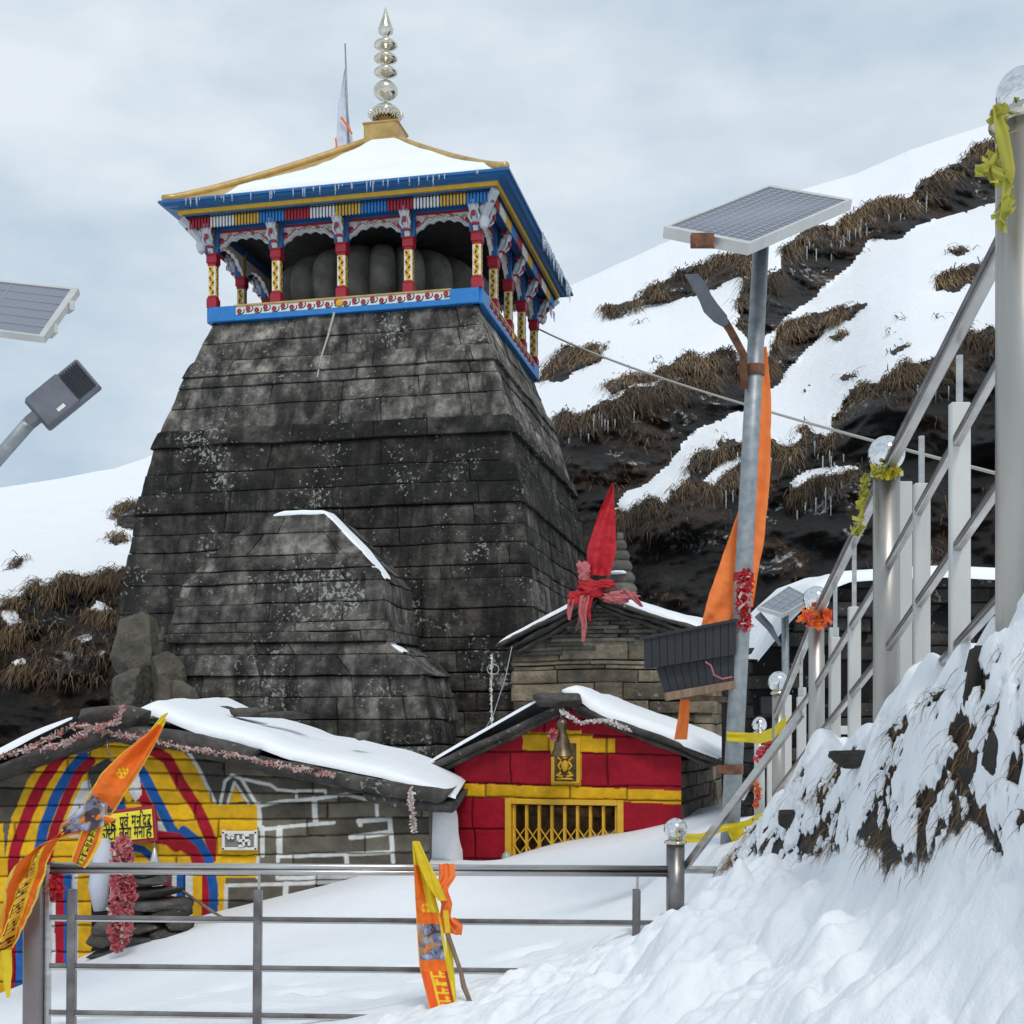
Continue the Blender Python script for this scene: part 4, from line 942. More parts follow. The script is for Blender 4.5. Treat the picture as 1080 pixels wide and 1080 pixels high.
def coursed(lines, seed, lo=40, hi=95):
    """lines: list of functions y(x) (ascending y) ; returns distance to joints and block id"""
    R = np.random.RandomState(seed); vert = []
    for i in range(len(lines)+1):
        xs_ = [-120.]
        while xs_[-1] < 900: xs_.append(xs_[-1]+R.uniform(lo, hi))
        vert.append(np.array(xs_))
    def f(x, y):
        ys_ = np.stack([l(x) for l in lines], 1); dy = np.abs(ys_-y[:, None]).min(1); row = (ys_ < y[:, None]).sum(1)
        d = dy.copy(); bid = np.zeros(len(x), int)
        for r in range(len(lines)+1):
            k = row == r
            if not k.any(): continue
            v = vert[r]; xx = x[k]; j = np.searchsorted(v, xx); dx = np.minimum(np.abs(xx-v[np.clip(j, 0, len(v)-1)]), np.abs(xx-v[np.clip(j-1, 0, len(v)-1)])); d[k] = np.minimum(d[k], dx); bid[k] = r*1000+j
        return d, bid
    return f
def lin(y0, y1, x0=0., x1=450.): return lambda x: y0+(y1-y0)*(x-x0)/(x1-x0)

YEL = np.array([.66, .37, .010]); RED = np.array([.33, .006, .020]); BLU = np.array([.010, .085, .30]); WHI = np.array([.58, .58, .56])
# ------------------------------------------------------------------ low painted shrine house (left)
HDp = 12.0; HF_ = Frame((0, HDp, 0), 0)
house = thing('painted_shrine_house', 'low stone house at left with yellow, red and blue painted arches and a snow-covered roof', 'house', (-3.4, HDp, -2.9))
rake = lambda px: np.interp(px, [-200, -20, 30, 110, 240, 345, 440, 478], [858, 812, 792, 768, 788, 812, 832, 842])
hl = [lin(783, 800), lin(797, 806), lin(812, 822), lin(830, 840), lin(850, 845), lin(868, 862), lin(888, 880), lin(905, 899), lin(926, 920), lin(952, 948), lin(978, 975), lin(1005, 1003), lin(1035, 1030)]
def mural(px, py, bid, P):
    n = len(px); g = fbm(P, 4, 4, 71)
    sh = np.array([((b*4211) % 89)/89. for b in bid])
    base = np.array([.105, .092, .070])[None]*(.6+.75*sh+g*1.0)[:, None]; c = base.copy()
    def fill(mask, col): c[mask] = col
    def stroke(pts, w, col):
        a_ = np.clip((w/2.-dline(px, py, pts))/.8+.5, 0, 1)[:, None]; c[:] = c*(1-a_)+np.array(col)*a_
    arch = [(-30, 1100), (4, 960), (5, 905), (12, 862), (30, 822), (50, 798), (62, 790), (120, 781), (188, 786), (206, 808), (228, 848), (272, 850), (272, 1100)]
    fill(inpoly(px, py, arch), YEL); fill(inpoly(px, py, [(-60, 860), (4, 868), (8, 1100), (-60, 1100)]), YEL)
    fill((((px-78)/22.)**2+((py-778+.25*(px-78))/5.)**2) < 1, YEL); fill((((px-132)/24.)**2+((py-774)/5.)**2) < 1, YEL)
    fill(inpoly(px, py, [(236, 860), (228, 848), (240, 815), (190, 790), (208, 808)]), np.array([.07, .065, .055]))
    stroke([(195, 788), (210, 812), (226, 846)], 3.6, WHI)
    # left legs of the arches
    stroke([(10, 990), (10, 930), (17, 893), (30, 855), (47, 822), (62, 800), (84, 778)], 12, RED)
    stroke([(40, 905), (46, 872), (60, 838), (74, 814), (88, 797)], 11, BLU)
    stroke([(50, 905), (58, 872), (72, 838), (84, 815), (96, 803)], 10, RED)
    fill(inpoly(px, py, [(62, 882), (76, 850), (88, 824), (98, 822), (99, 838), (92, 868), (84, 884)]), WHI)
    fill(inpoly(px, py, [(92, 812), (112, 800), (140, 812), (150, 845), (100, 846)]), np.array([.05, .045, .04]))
    # right legs
    stroke([(155, 788), (176, 800), (190, 826), (206, 850), (219, 876), (228, 903)], 12, RED)
    stroke([(142, 803), (156, 826), (168, 850), (180, 874), (193, 888)], 11, BLU)
    stroke([(133, 808), (147, 833), (158, 856), (170, 880), (186, 893)], 11, RED)
    fill(inpoly(px, py, [(136, 812), (146, 815), (150, 838), (143, 846), (134, 832)]), WHI); stroke([(128, 822), (136, 842)], 7, YEL); stroke([(118, 830), (128, 852)], 10, BLU)
    fill(inpoly(px, py, [(164, 866), (170, 866), (182, 888), (166, 888)]), WHI)
    stroke([(160, 882), (188, 886), (206, 900), (214, 925), (216, 1020)], 14, RED); stroke([(194, 876), (210, 888), (220, 906), (225, 935), (226, 1020)], 10, BLU)
    # arch over the doorway
    stroke([(88, 920), (96, 905), (112, 896), (130, 892), (150, 896), (164, 908)], 8, BLU)
    # pillars beside the doorway
    low = py > 912
    for a_, b_, col in ((-20, 8, YEL), (8, 16, RED), (16, 25, BLU), (25, 30, WHI), (30, 44, RED), (44, 49, WHI), (49, 54, BLU), (54, 58, WHI), (58, 67, RED), (67, 76, BLU), (76, 82, WHI), (82, 96, YEL),
                        (160, 171, WHI), (171, 181, RED), (181, 186, WHI), (186, 195, BLU), (195, 203, WHI), (203, 213, YEL), (230, 237, YEL)): fill(low & (px > a_) & (px < b_), col)
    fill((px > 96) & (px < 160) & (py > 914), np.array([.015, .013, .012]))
    # white outlined stones at the right
    fill((px > 228) & (px < 272) & (py > 848) & (py < 925), YEL)
    fill(inpoly(px, py, [(238, 990), (238, 926), (430, 924), (430, 990)]), base[inpoly(px, py, [(238, 990), (238, 926), (430, 924), (430, 990)])])
    WL = [([(232, 848), (237, 824), (245, 817), (254, 821), (270, 847)], 2.8), ([(240, 847), (247, 825), (262, 847)], 2.4), ([(258, 822), (285, 828), (292, 833), (312, 835)], 2.6), ([(313, 842), (313, 834), (343, 834), (343, 841)], 2.6),
          ([(273, 850), (300, 845), (330, 843), (366, 838), (397, 846), (398, 863)], 3), ([(273, 848), (274, 871)], 3.6), ([(331, 843), (333, 868)], 4.6), ([(275, 875), (310, 871), (352, 868)], 3), ([(295, 873), (295, 900)], 5),
          ([(277, 873), (277, 902)], 4), ([(380, 870), (378, 866), (411, 864), (414, 898)], 4), ([(370, 883), (412, 878)], 4.4), ([(293, 908), (293, 903), (365, 901), (414, 899), (415, 909)], 3.4), ([(365, 901), (366, 912)], 4),
          ([(292, 918), (292, 926), (360, 925), (412, 921)], 3.2), ([(238, 985), (238, 934), (300, 932), (367, 930), (369, 950)], 3.2), ([(301, 932), (301, 985)], 4.6), ([(372, 955), (372, 931), (415, 928)], 3.2), ([(272, 905), (272, 925)], 3)]
    fill(inpoly(px, py, [(242, 846), (247, 829), (259, 846)]), YEL)
    for p, w_ in WL: stroke(p, w_*1.25, WHI)
    return c*(.80+.35*sh+g*.5)[:, None]
def htop(u): px = CXP+FP*u/HDp; return (HY-rake(px)-6)/FP*HDp
m = relief_wall(HF_, -5.6, -.78, -3.1, .1, .0088, coursed(hl, 4, 75, 170), mural, None, 61, topf=htop)
# returns of the wall and a backing so that it is a solid building
m.add([HF_.p(-.78, 0, -3.1), HF_.p(-.78, 3.6, -3.1), HF_.p(-.78, 3.6, -.62), HF_.p(-.78, 0, -.62)], [(0, 1, 2, 3)], 0, (.10, .095, .08))
m.add([HF_.p(-5.6, 3.6, -3.1), HF_.p(-5.6, 0, -3.1), HF_.p(-5.6, 0, -.4), HF_.p(-5.6, 3.6, -.4)], [(0, 1, 2, 3)], 0, (.10, .095, .08))
m.build('front_wall', M['mural'], house, smooth=True)
# roof slabs along the rake
def px3(px, py, D): return at(px, py, D)
m = MB(); R_ = np.random.RandomState(9)
def slab(m, poly, D0, D1, th, seed):               # stone slab: front edge outline from px polyline, running back
    k = 28; x = np.linspace(poly[0][0], poly[-1][0], k); y = np.interp(x, [p[0] for p in poly], [p[1] for p in poly]); e = np.clip(np.minimum(np.arange(k), k-1-np.arange(k))/2., 0, 1)**.5
    rows = []
    for (D, dz0) in ((D1, 0), (D0+.10, 0), (D0+.02, -.012), (D0, -th*.45), (D0+.03, -th*.9), (D0+.12, -th), (D1, -th)):
        P = np.array([[(xx-CXP)/FP*D0, D, (HY-yy)/FP*D0+dz0*ee] for xx, yy, ee in zip(x, y, e)]); P[:, 2] += fbm(P, 5, 3, seed)*.05; P[:, 1] += fbm(P+3, 3, 3, seed)*.10*(D < D1); rows.append(P)
    V = np.stack(rows, 1); V[0, :, 0] += .0; n_, q_ = V.shape[:2]; m.grid(V.reshape(-1, 3), n_, q_, 0, tone(R_, .8, 1.2))
    m.add(V[0], [list(range(q_))], 0); m.add(V[-1], [list(range(q_))[::-1]], 0)
slab(m, [(-120, 850), (-20, 812), (50, 785), (118, 762)], 11.72, 15.4, .15, 1)
slab(m, [(112, 760), (180, 770), (272, 790)], 11.70, 15.4, .17, 2)
slab(m, [(262, 796), (330, 808), (400, 822), (476, 834)], 11.74, 15.4, .15, 3)
slab(m, [(200, 783), (300, 806), (370, 822)], 11.85, 15.4, .12, 4)
slab(m, [(380, 832), (440, 842), (484, 846)], 11.8, 15.2, .12, 6)
slab(m, [(-100, 846), (10, 806), (60, 790)], 11.82, 15.4, .10, 5)
slab(m, [(60, 790), (120, 772), (215, 786)], 11.9, 12.1, .10, 7)
m.build('slab_roof', M['slab'], house, smooth=True)
for lb, c, D, sz, sd_ in ((None, (124, 756), 11.85, (.70, .5, .24), 5), (None, (262, 752), 13.4, (.42, .3, .10), 6), (None, (300, 754), 13.3, (.40, .3, .09), 7), (None, (382, 776), 12.9, (.17, .2, .09), 8), (None, (232, 748), 14.0, (.3, .3, .08), 9)):
    m = MB(); facet_rock(m, at(*c, D), sz, sd_, 26, (1, .97, .92)); m.build('roof_stone', M['slab'], house, smooth=True)
# snow on the roof
def zx(px, py, D=11.7): return (px-CXP)/FP*D, (HY-py)/FP*D
fx = [-160, -60, -20, 40, 74]; fy = [866, 824, 803, 772, 756]
m = MB(); A = [np.array([zx(a_, b_)[0], 11.78, zx(a_, b_)[1]]) for a_, b_ in zip(fx, fy)]; B = [p+[0, 3.7, .02] for p in A]
snow_patch(m, A, B, .09, 12, 3, .08); m.build('snow_cover', M['snow'], house, smooth=True)
m = MB(); fx = [116, 150, 200, 240, 276, 300, 350, 400, 440, 480]; fy = [757, 752, 772, 781, 790, 799, 809, 819, 829, 841]
A = [np.array([zx(a_, b_)[0], 11.86 if a_ > 260 else 12.05, zx(a_, b_)[1]]) for a_, b_ in zip(fx, fy)]; B = [p*np.array([1, 0, 1])+[0, 15.5, .13-.06*i/9] for i, p in enumerate(A)]
snow_patch(m, A, B, .12, 16, 5, .10); m.build('snow_cover', M['snow'], house, smooth=True)

# sign, bell, garlands, plaque, cairn, stick
def stroke_tube(m, pts, r, mi=0): m.tube(pts, r, 5, mi)
sg_ = thing('temple_sign', 'yellow sign with red border and black Hindi lettering above the painted doorway', 'sign', at(112, 872, 11.9))
def sgn(px, py, d=0): return at(px, py, 11.86-d)
m = MB(); m.add([sgn(84, 859), sgn(163, 849), sgn(166, 887), sgn(84, 894), sgn(84, 859)+[0, .05, 0], sgn(163, 849)+[0, .05, 0], sgn(166, 887)+[0, .05, 0], sgn(84, 894)+[0, .05, 0]],
      [(3, 2, 1, 0), (0, 1, 5, 4), (1, 2, 6, 5), (2, 3, 7, 6), (3, 0, 4, 7), (4, 5, 6, 7)]); m.build('border', M['red'], sg_)
m = MB(); m.add([sgn(86.5, 862.5, .012), sgn(160, 853, .012), sgn(162, 883.5, .012), sgn(86.5, 890.5, .012)], [(3, 2, 1, 0)]); m.build('face', mat('sign_yellow', (.80, .68, .03), .45), sg_)
def text_mesh(body, size, loc, rotz_y, matl, parent, name='lettering', bold=.0):
    cu = bpy.data.curves.new(name, 'FONT'); cu.body = body; cu.size = size; cu.extrude = .0015; cu.offset = bold
    o = bpy.data.objects.new(name, cu); S.collection.objects.link(o); bpy.context.view_layer.update()
    dg = bpy.context.evaluated_depsgraph_get(); me = bpy.data.meshes.new_from_object(o.evaluated_get(dg)); bpy.data.objects.remove(o)
    me.transform(Matrix.Translation(Vector([float(c) for c in loc])-parent.location)@Matrix.Rotation(rotz_y, 4, 'Y')@Matrix.Rotation(math.radians(90), 4, 'X')); me.materials.clear(); me.materials.append(matl)
    o = bpy.data.objects.new(name, me); S.collection.objects.link(o); o.parent = parent; return o
INK = mat('black_ink', (.012, .011, .010), .5)
ti = math.radians(-4.5)
def text_fit(body, px0, px1, py0, hpx, k=0, name='lettering'):       # word fitted between two columns of the board
    wpx = (px1-px0)/FP*11.86; o = text_mesh(body, 1.0, (0, 0, 0), 0, INK, sg_, name, .012); me = o.data; n = len(me.vertices); co = np.empty(n*3); me.vertices.foreach_get('co', co); co = co.reshape(-1, 3)+np.array(sg_.location)
    co[:, 0] -= co[:, 0].min(); co[:, 0] *= wpx/co[:, 0].max(); co[:, 2] *= hpx/FP*11.86/.62; co[:, 1] = co[:, 1]*1.2
    p = sgn(px0, py0, .018+.001*k); co[:, 2] += co[:, 0]*.055; co = co+p-np.array(sg_.location); me.vertices.foreach_set('co', co.ravel()); me.update(); return o
text_fit('गर्भ', 92, 106, 877.5, 11.5); text_fit('गृह', 110, 122.5, 875.5, 11.5); text_fit('एवं', 126, 135.5, 873.5, 11.5)
text_fit('म', 138.5, 143.6, 871.8, 11.5); text_fit('न', 144.0, 148.0, 871.4, 10.5, 1); text_fit('ि', 147.2, 151.0, 871.2, 11.5, 2); text_fit('द', 150.2, 154.6, 871.0, 11.5, 3); text_fit('र', 155.4, 159.2, 870.6, 11.5)
text_fit('में', 93, 100.5, 888.2, 11.5); text_fit('फोटो', 102.5, 122.5, 886.6, 11.5); text_fit('लेना', 125.5, 138.5, 885.0, 11.5); text_fit('मना', 141.0, 153.0, 883.6, 11.5); text_fit('है', 153.6, 160.5, 882.8, 11.5)
pq = thing('swastika_plaque', 'small grey plaque with white border and white religious emblem on the yellow painted wall', 'plaque', at(253, 886, 11.97))
m = MB(); m.box(at(253, 886, 11.965), (.31, .05, .155), None, 0, .01); m.build('plate', noise_col(mat('grey_plaque', rough=.7), [(.3, (.10, .10, .10)), (.7, (.22, .22, .21))], scale=9), pq)
m = MB()
for c_, s_ in (((236, 886), (.03, .06, .19)), ((270, 886), (.03, .06, .19)), ((253, 878), (.33, .06, .028)), ((253, 895), (.33, .06, .028))): m.box(at(*c_, 11.955), s_, None, 0, .006)
m.build('border', M['white'], pq)
m = MB()
def seg(a_, b_, D=11.925, r=.016): m.beam(at(*a_, D), at(*b_, D), r*1.5, r*1.5, 0, .002, up=(0, 1, 0))
for a_, b_ in (((257, 880.5), (257, 892.5)), ((251, 886.5), (263, 886.5)), ((257, 880.7), (262.6, 880.7)), ((257, 892.3), (251.4, 892.3)), ((251.2, 886.5), (251.2, 881)), ((262.8, 886.5), (262.8, 892)), ((240, 881), (242, 885)), ((244, 881), (246, 885)), ((240, 881), (247, 881))): seg(a_, b_)
m.build('emblem', M['white'], pq)
def tinsel(name, label, pts, r, n, mats, parent=None, D=None, size=.035, cat='garland'):
    P = np.array(pts, float); d = np.r_[0, np.cumsum(np.linalg.norm(np.diff(P, axis=0), axis=1))]; m = MB(); V = []; 
    for k in range(n):
        t = RS.rand()*d[-1]; c = np.array([np.interp(t, d, P[:, i]) for i in range(3)]); dirv = RS.randn(3); dirv /= np.linalg.norm(dirv)
        rr = np.interp(t/d[-1], np.linspace(0, 1, len(r)), r) if hasattr(r, '__len__') else r
        c = c+dirv*rr*RS.rand()**.6; a_ = RS.randn(3); a_ /= np.linalg.norm(a_); b_ = np.cross(a_, RS.randn(3)); b_ /= np.linalg.norm(b_); s_ = size*(.5+RS.rand())
        m.add([c-a_*s_-b_*s_*.3, c+a_*s_-b_*s_*.3, c+a_*s_*.8+b_*s_*.35, c-a_*s_*.8+b_*s_*.35], [(0, 1, 2, 3)], RS.randint(len(mats)) if RS.rand() > .6 else 0)
    m.tube(P, .006, 5, 0); o = m.build(name, mats, parent)
    if parent is None: tag(o, label, cat); frame_origin(o, P[0])
    return o
TR, TP = M['tinsel_red'], M['tinsel_pale']
tinsel('garland', 'long tinsel garland strung along the roof edge of the painted house', [at(-10, 800, 11.6), at(30, 790, 11.6), at(80, 764, 11.55), at(110, 772, 11.55), at(150, 778, 11.58), at(200, 790, 11.62), at(250, 797, 11.65), at(300, 808, 11.68), at(352, 818, 11.7)], .028, 1100, [TP, TR, M['dark']], size=.022)
tinsel('garland', 'short red and white garland crossing the ridge stone of the painted house', [at(44, 790, 11.5), at(70, 783, 11.5), at(98, 768, 11.5), at(122, 762, 11.5), at(131, 744, 11.5)], .028, 420, [TP, TR, TP], size=.020)
tinsel('garland', 'pale ragged tinsel hanging from the right end of the painted house roof', [at(433, 832, 11.6), at(434, 850, 11.6), at(437, 876, 11.6)], .03, 160, [TP, M['white']], size=.022)
tinsel('garland', 'thick pink and red garland hanging like a column before the doorway', [at(131, 886, 10.6), at(129, 912, 10.6), at(131, 935, 10.6), at(127, 965, 10.6), at(128, 985, 10.6), at(123, 1001, 10.6)], [.05, .095, .09, .11, .09, .10, .02], 2300, [M['pink_cloth'], TR, TP], size=.035)
tinsel('red_tassel', 'small red and pink cloth tassel tied at the left end of the top fence rail', [at(52, 912, 5.22), at(54, 928, 5.22), at(58, 945, 5.22)], [.012, .03, .03], 300, [M['red_cloth'], M['pink_cloth']], size=.018, cat='tassel')
m = MB(); m.tube([at(114, 777, 11.6), at(113, 790, 11.55), at(117, 799, 11.55), at(123, 800, 11.55)], .008, 6); o = m.build('hook', M['dark_steel'], smooth=True); tag(o, 'thin curved iron hook under the ridge of the painted house', 'hook'); frame_origin(o, at(114, 777, 11.6))
for px_, lb in ((163, 'white drop-shaped lamp hanging right of the hindi sign over the doorway'),):
    ln = thing('hanging_lamp', lb, 'lamp', at(px_, 905, 11.7)); m = MB(); m.tube([at(px_, 888, 11.72), at(px_, 899, 11.72)], .005, 5); m.build('cord', M['galv'], ln)
    m = MB(); m.lathe([(0, .08), (.012, .07), (.03, .0), (.045, -.05), (.03, -.09), (0, -.10)], at(px_, 903, 11.72), 14); m.build('shade', M['white_metal'], ln, smooth=True)
rockpile = thing('stone_cairn', 'pile of flat dark stones stacked before the dark doorway beside the pink garland', 'cairn', at(165, 998, 11.3))
R_ = np.random.RandomState(4)
for i, (cx_, cy_, w_, h_) in enumerate([(150, 918, 34, 10), (152, 929, 44, 11), (154, 941, 50, 11), (160, 954, 66, 12), (130, 962, 44, 14), (174, 964, 44, 14), (115, 976, 40, 14), (150, 976, 46, 14), (185, 974, 26, 14), (108, 990, 34, 14), (140, 990, 50, 14), (175, 986, 44, 14), (120, 1004, 50, 14), (160, 1003, 60, 14)]):
    m = MB(); facet_rock(m, at(cx_+4, cy_, 11.2+.1*R_.rand()), (w_/FP*11.2*1.05, .45, h_/FP*11.2*1.15), 30+i, 18, tone(R_, .75, 1.35)); m.build('stone', M['slab'], rockpile, smooth=True)
m = MB(); m.tube([at(110, 885, 11.6), at(108, 905, 11.55), at(104, 935, 11.5), at(106, 960, 11.45)], [.05, .09, .09, .06], 10); o = m.build('white_cloth_bundle', M['white_cloth'], smooth=True); tag(o, 'dull white cloth hanging at the dark doorway just left of the pink garland', 'cloth'); frame_origin(o, at(106, 960, 11.45))
m = MB(); m.tube([at(193, 940, 11.4), at(225, 962, 11.2), at(256, 980, 11.1)], [.014, .013, .009], 7); o = m.build('stick', M['wood'], smooth=True); tag(o, 'thin bare wooden stick leaning across the foot of the painted wall', 'stick'); frame_origin(o, at(256, 980, 11.1))
# weathered boulders between house and tower
for i, (pp, D, sz, lb) in enumerate([((146, 690), 16.6, (.62, .7, 1.05), 'tall weathered grey boulder left of the stepped porch block'), ((178, 715), 16.3, (.45, .6, .75), 'rounded boulder leaning against the right of the tall grey boulder'),
                                     ((136, 727), 16.1, (.40, .5, .5), 'pale lumpy rock at the foot of the tall grey boulder'), ((196, 738), 16.0, (.35, .4, .45), 'small dark rock at the foot of the boulders nearest the porch block')]):
    m = MB(); facet_rock(m, at(*pp, D), sz, 70+i, 60, (.85, .82, .75), 26, .10); o = m.build('boulder', M['boulder'], smooth=True); tag(o, lb, 'rock', 'boulders behind the painted house'); frame_origin(o, at(*pp, D)-[0, 0, sz[2]/2])

# ------------------------------------------------------------------ small red shrine
SH = Frame(at(598, 900, 14.0)*np.array([1, 1, 0]), 17)
shrine = thing('red_shrine', 'small crimson and yellow stone shrine with a lattice gate and slab roof', 'shrine', (SH.o[0], SH.o[1], -1.9))
uL = SH.hit(479, 860)[0]; uR = SH.hit(718.5, 860)[0]
sj = [lin(y, y+4, 478, 718) for y in (756, 773, 792, 826, 840.5, 874, 905)]
gx0, gx1, gz0 = SH.hit(533, 860)[0], SH.hit(658, 860)[0], SH.hit(595, 843)[1]
def scol(px, py, bid, P):
    g = fbm(P, 4, 4, 13); sh = np.array([((b*4211) % 89)/89. for b in bid]); c = np.tile(RED*.95, (len(px), 1))
    band = (px*0+826+(px-478)*.033); c[(py > band) & (py < band+14)] = YEL
    c[(px > 551) & (px < 649) & (py > 772+(px-551)*.03) & (py < 791+(px-551)*.03) & ~((px > 625) & (py < 779))] = YEL
    c[(px > 582) & (px < 613) & (py > 770) & (py < 830)] = YEL
    return c*(.82+.3*sh+g*.35)[:, None]
ap = SH.hit(597, 746); el_ = SH.hit(466, 806); er_ = SH.hit(722, 792)
def stop_(u): return np.interp(u, [uL-.05, ap[0], uR+.05], [SH.hit(478, 801)[1], ap[1], SH.hit(719, 795)[1]])-.0
# two wall sheets either side of the gate and one above it
parts = []
big_ = MB()
for (a_, b_, c_, d_) in ((uL, gx0, -2.0, gz0), (gx1, uR, -2.0, gz0), (uL, uR, gz0+.001, .6)):
    w = relief_wall(SH, a_, b_, c_, d_, .0095, coursed(sj, 21, 45, 110), scol, None, 81, topf=(stop_ if d_ > .5 else None)); big_.add(np.vstack(w.v), w.f, 0, np.vstack(w.c))
big_.build('front_wall', M['mural'], shrine, smooth=True)
dep = 2.3; st = Stones(31)
course_ring(st, SH, lambda z: (uL+.03, uR-.03, .10, dep), np.r_[np.arange(-2., -.4, .17), -.32], 'rl', bl=(.25, .7), jit=.02)
mb = MB(); st.flush(mb, .03, 4)
V = [SH.p(uL+.05, dep, -2), SH.p(uR-.05, dep, -2), SH.p(uR-.05, dep, -.3), SH.p(ap[0], dep, ap[1]), SH.p(uL+.05, dep, -.3)]; mb.add(V, [(0, 1, 2, 3, 4)])
mb.build('side_wall', M['drystone'], shrine, smooth=True)
# roof slabs + snow
m = MB()
def rslab(m, fr, pa, pb, v0, v1, th, seed, rag=.05, matl=0):
    k = 22; t = np.linspace(0, 1, k); u = pa[0]+(pb[0]-pa[0])*t; z = pa[1]+(pb[1]-pa[1])*t; e = np.clip(np.minimum(t, 1-t)/.04, 0, 1)**.5; rows = []
    for (v, dz) in ((v1, 0), (v0+.1, 0), (v0+.015, -.01), (v0, -th*.5), (v0+.02, -th*.9), (v0+.12, -th), (v1, -th)):
        P = fr.pv(u, np.full(k, v), z+dz*e); P[:, 2] += fbm(P, 4, 3, seed)*rag*.8; P[:, 1] += fbm(P+2, 3, 3, seed+1)*rag*1.6; rows.append(P)
    V = np.stack(rows, 1); m.grid(V.reshape(-1, 3), *V.shape[:2], 0, (1, 1, 1)); m.add(V[0], [list(range(7))], 0); m.add(V[-1], [list(range(7))[::-1]], 0)
hL = SH.hit(452, 808); hA = SH.hit(602, 738); hR = SH.hit(766, 800)
rslab(m, SH, hL, (hA[0]+.02, hA[1]), -.20, dep+.2, .085, 1); rslab(m, SH, (hA[0]-.02, hA[1]), hR, -.20, dep+.2, .085, 2); rslab(m, SH, (hL[0]+.1, hL[1]-.03), (hA[0], hA[1]-.07), -.08, dep, .07, 3); rslab(m, SH, (hA[0], hA[1]-.07), (hR[0]-.1, hR[1]-.05), -.08, dep, .07, 4)
m.build('slab_roof', M['slab'], shrine, smooth=True)
m = MB(); facet_rock(m, at(590, 738, 13.75), (.54, .45, .18), 44, 26, (1, 1, 1)); m.build('ridge_stone', M['slab'], shrine, smooth=True)
m = MB(); u_ = np.linspace(0, 1, 12); A = [SH.p(hA[0]-.05+(hR[0]-hA[0]+.04)*t, -.19, hA[1]+(hR[1]-hA[1])*t+(.11*math.exp(-((t-.03)/.12)**2))) for t in u_]; B = [SH.p(hA[0]-.05+(hR[0]-hA[0]+.04)*t, dep+.1, hA[1]+(hR[1]-hA[1])*t) for t in u_]
snow_patch(m, A, B, .12, 12, 9, .035); m.build('snow_cover', M['snow'], shrine, smooth=True)
m = MB(); A = [SH.p(hL[0]+.08+(hA[0]-hL[0]-.3)*t, -.19, hL[1]+.055+(hA[1]-hL[1])*t) for t in u_]; B = [SH.p(hL[0]+.15+(hA[0]-hL[0]-.3)*t, dep+.1, hL[1]+.03+(hA[1]-hL[1])*t) for t in u_]
snow_patch(m, A, B, .05, 12, 12, .02); m.build('snow_cover', M['snow'], shrine, smooth=True)
# gate: frame and collapsible lattice
RT = np.array([SH.r, SH.b, [0, 0, 1]]).T
gate = MB(); wg = gx1-gx0
for c_, s_ in (((gx0+.035, .02, gz0-.5), (.07, .10, 1.0)), ((gx1-.035, .02, gz0-.5), (.07, .10, 1.0)), (((gx0+gx1)/2, .02, gz0-.03), (wg-.14, .10, .06))): gate.box(SH.p(*c_), s_, RT, 0, .006)
gate_o = gate.build('gate_frame', M['yellow'], shrine)
m = MB(); ia, ib = gx0+.09, gx1-.09; nb_ = 9; xs_ = np.linspace(ia, ib, nb_)
for i, x in enumerate(xs_): m.box(SH.p(x, .03, gz0-.53), (.026, .03, .92), RT, 0, .003); m.box(SH.p(x+.014, .045, gz0-.53), (.008, .03, .92), RT, 0, .001)
for i in range(nb_-1):
    for r_ in range(4):
        z0_ = gz0-.30-.20*r_
        m.beam(SH.p(xs_[i], .018, z0_), SH.p(xs_[i+1], .018, z0_-.20), .012, .022, 0, .002, up=SH.b); m.beam(SH.p(xs_[i+1], .05, z0_), SH.p(xs_[i], .05, z0_-.20), .012, .022, 0, .002, up=SH.b)
m.build('lattice', M['yellow'], gate_o)
m = MB(); m.box(SH.p((gx0+gx1)/2, .75, gz0-.55), (wg+.2, .04, 1.3), RT, 0); m.box(SH.p(gx0-.02, .4, gz0-.55), (.03, .72, 1.3), RT, 0); m.box(SH.p(gx1+.02, .4, gz0-.55), (.03, .72, 1.3), RT, 0); m.box(SH.p((gx0+gx1)/2, .4, gz0+.03), (wg, .72, .04), RT, 0)
m.box(SH.p((gx0+gx1)/2-.05, .5, gz0-.16), (wg*.75, .12, .12), RT, 0, .02)
m.build('inner_room', noise_col(mat('ochre_inner_wall', rough=.8), [(.35, (.08, .045, .02)), (.7, (.42, .24, .09))], scale=5), shrine)
m = MB(); m.lathe([(0, 0), (.05, .01), (.06, .08), (.045, .13), (.02, .15), (0, .16)], SH.p(gx0+.05, -.12, SH.hit(540, 912)[1]), 12); o = m.build('green_bottle', mat('pale_green_glass', (.30, .42, .30), .3), smooth=True); tag(o, 'small pale green pot standing in snow by the left gate post of the shrine', 'pot'); frame_origin(o, SH.p(gx0+.05, -.12, SH.hit(540, 912)[1]))
# niche carving
m = MB(); n0 = SH.hit(597, 826); m.box(SH.p(n0[0], -.005, n0[1]+.25), (.33, .05, .5), RT, 0, .006); m.build('niche_frame', M['yellow'], shrine)
m = MB(); m.box(SH.p(n0[0], -.028, n0[1]+.23), (.25, .02, .42), RT, 0, .01); m.build('niche_back', noise_col(mat('dark_ochre', rough=.8), [(.3, (.03, .02, .008)), (.7, (.14, .085, .02))], scale=18), shrine)
m = MB(); cz = n0[1]; cu_ = n0[0]
def ell(c, r, n=12): 
    V = [(r[0]*math.sin(t)*math.cos(p), r[1]*math.sin(t)*math.sin(p), r[2]*math.cos(t)) for t in np.linspace(0, math.pi, n) for p in np.linspace(0, 2*math.pi, n, endpoint=False)]
    V = np.array(V)@RT.T+np.array(c); m.add(V, [(i*n+j, i*n+(j+1) % n, (i+1)*n+(j+1) % n, (i+1)*n+j) for i in range(n-1) for j in range(n)])
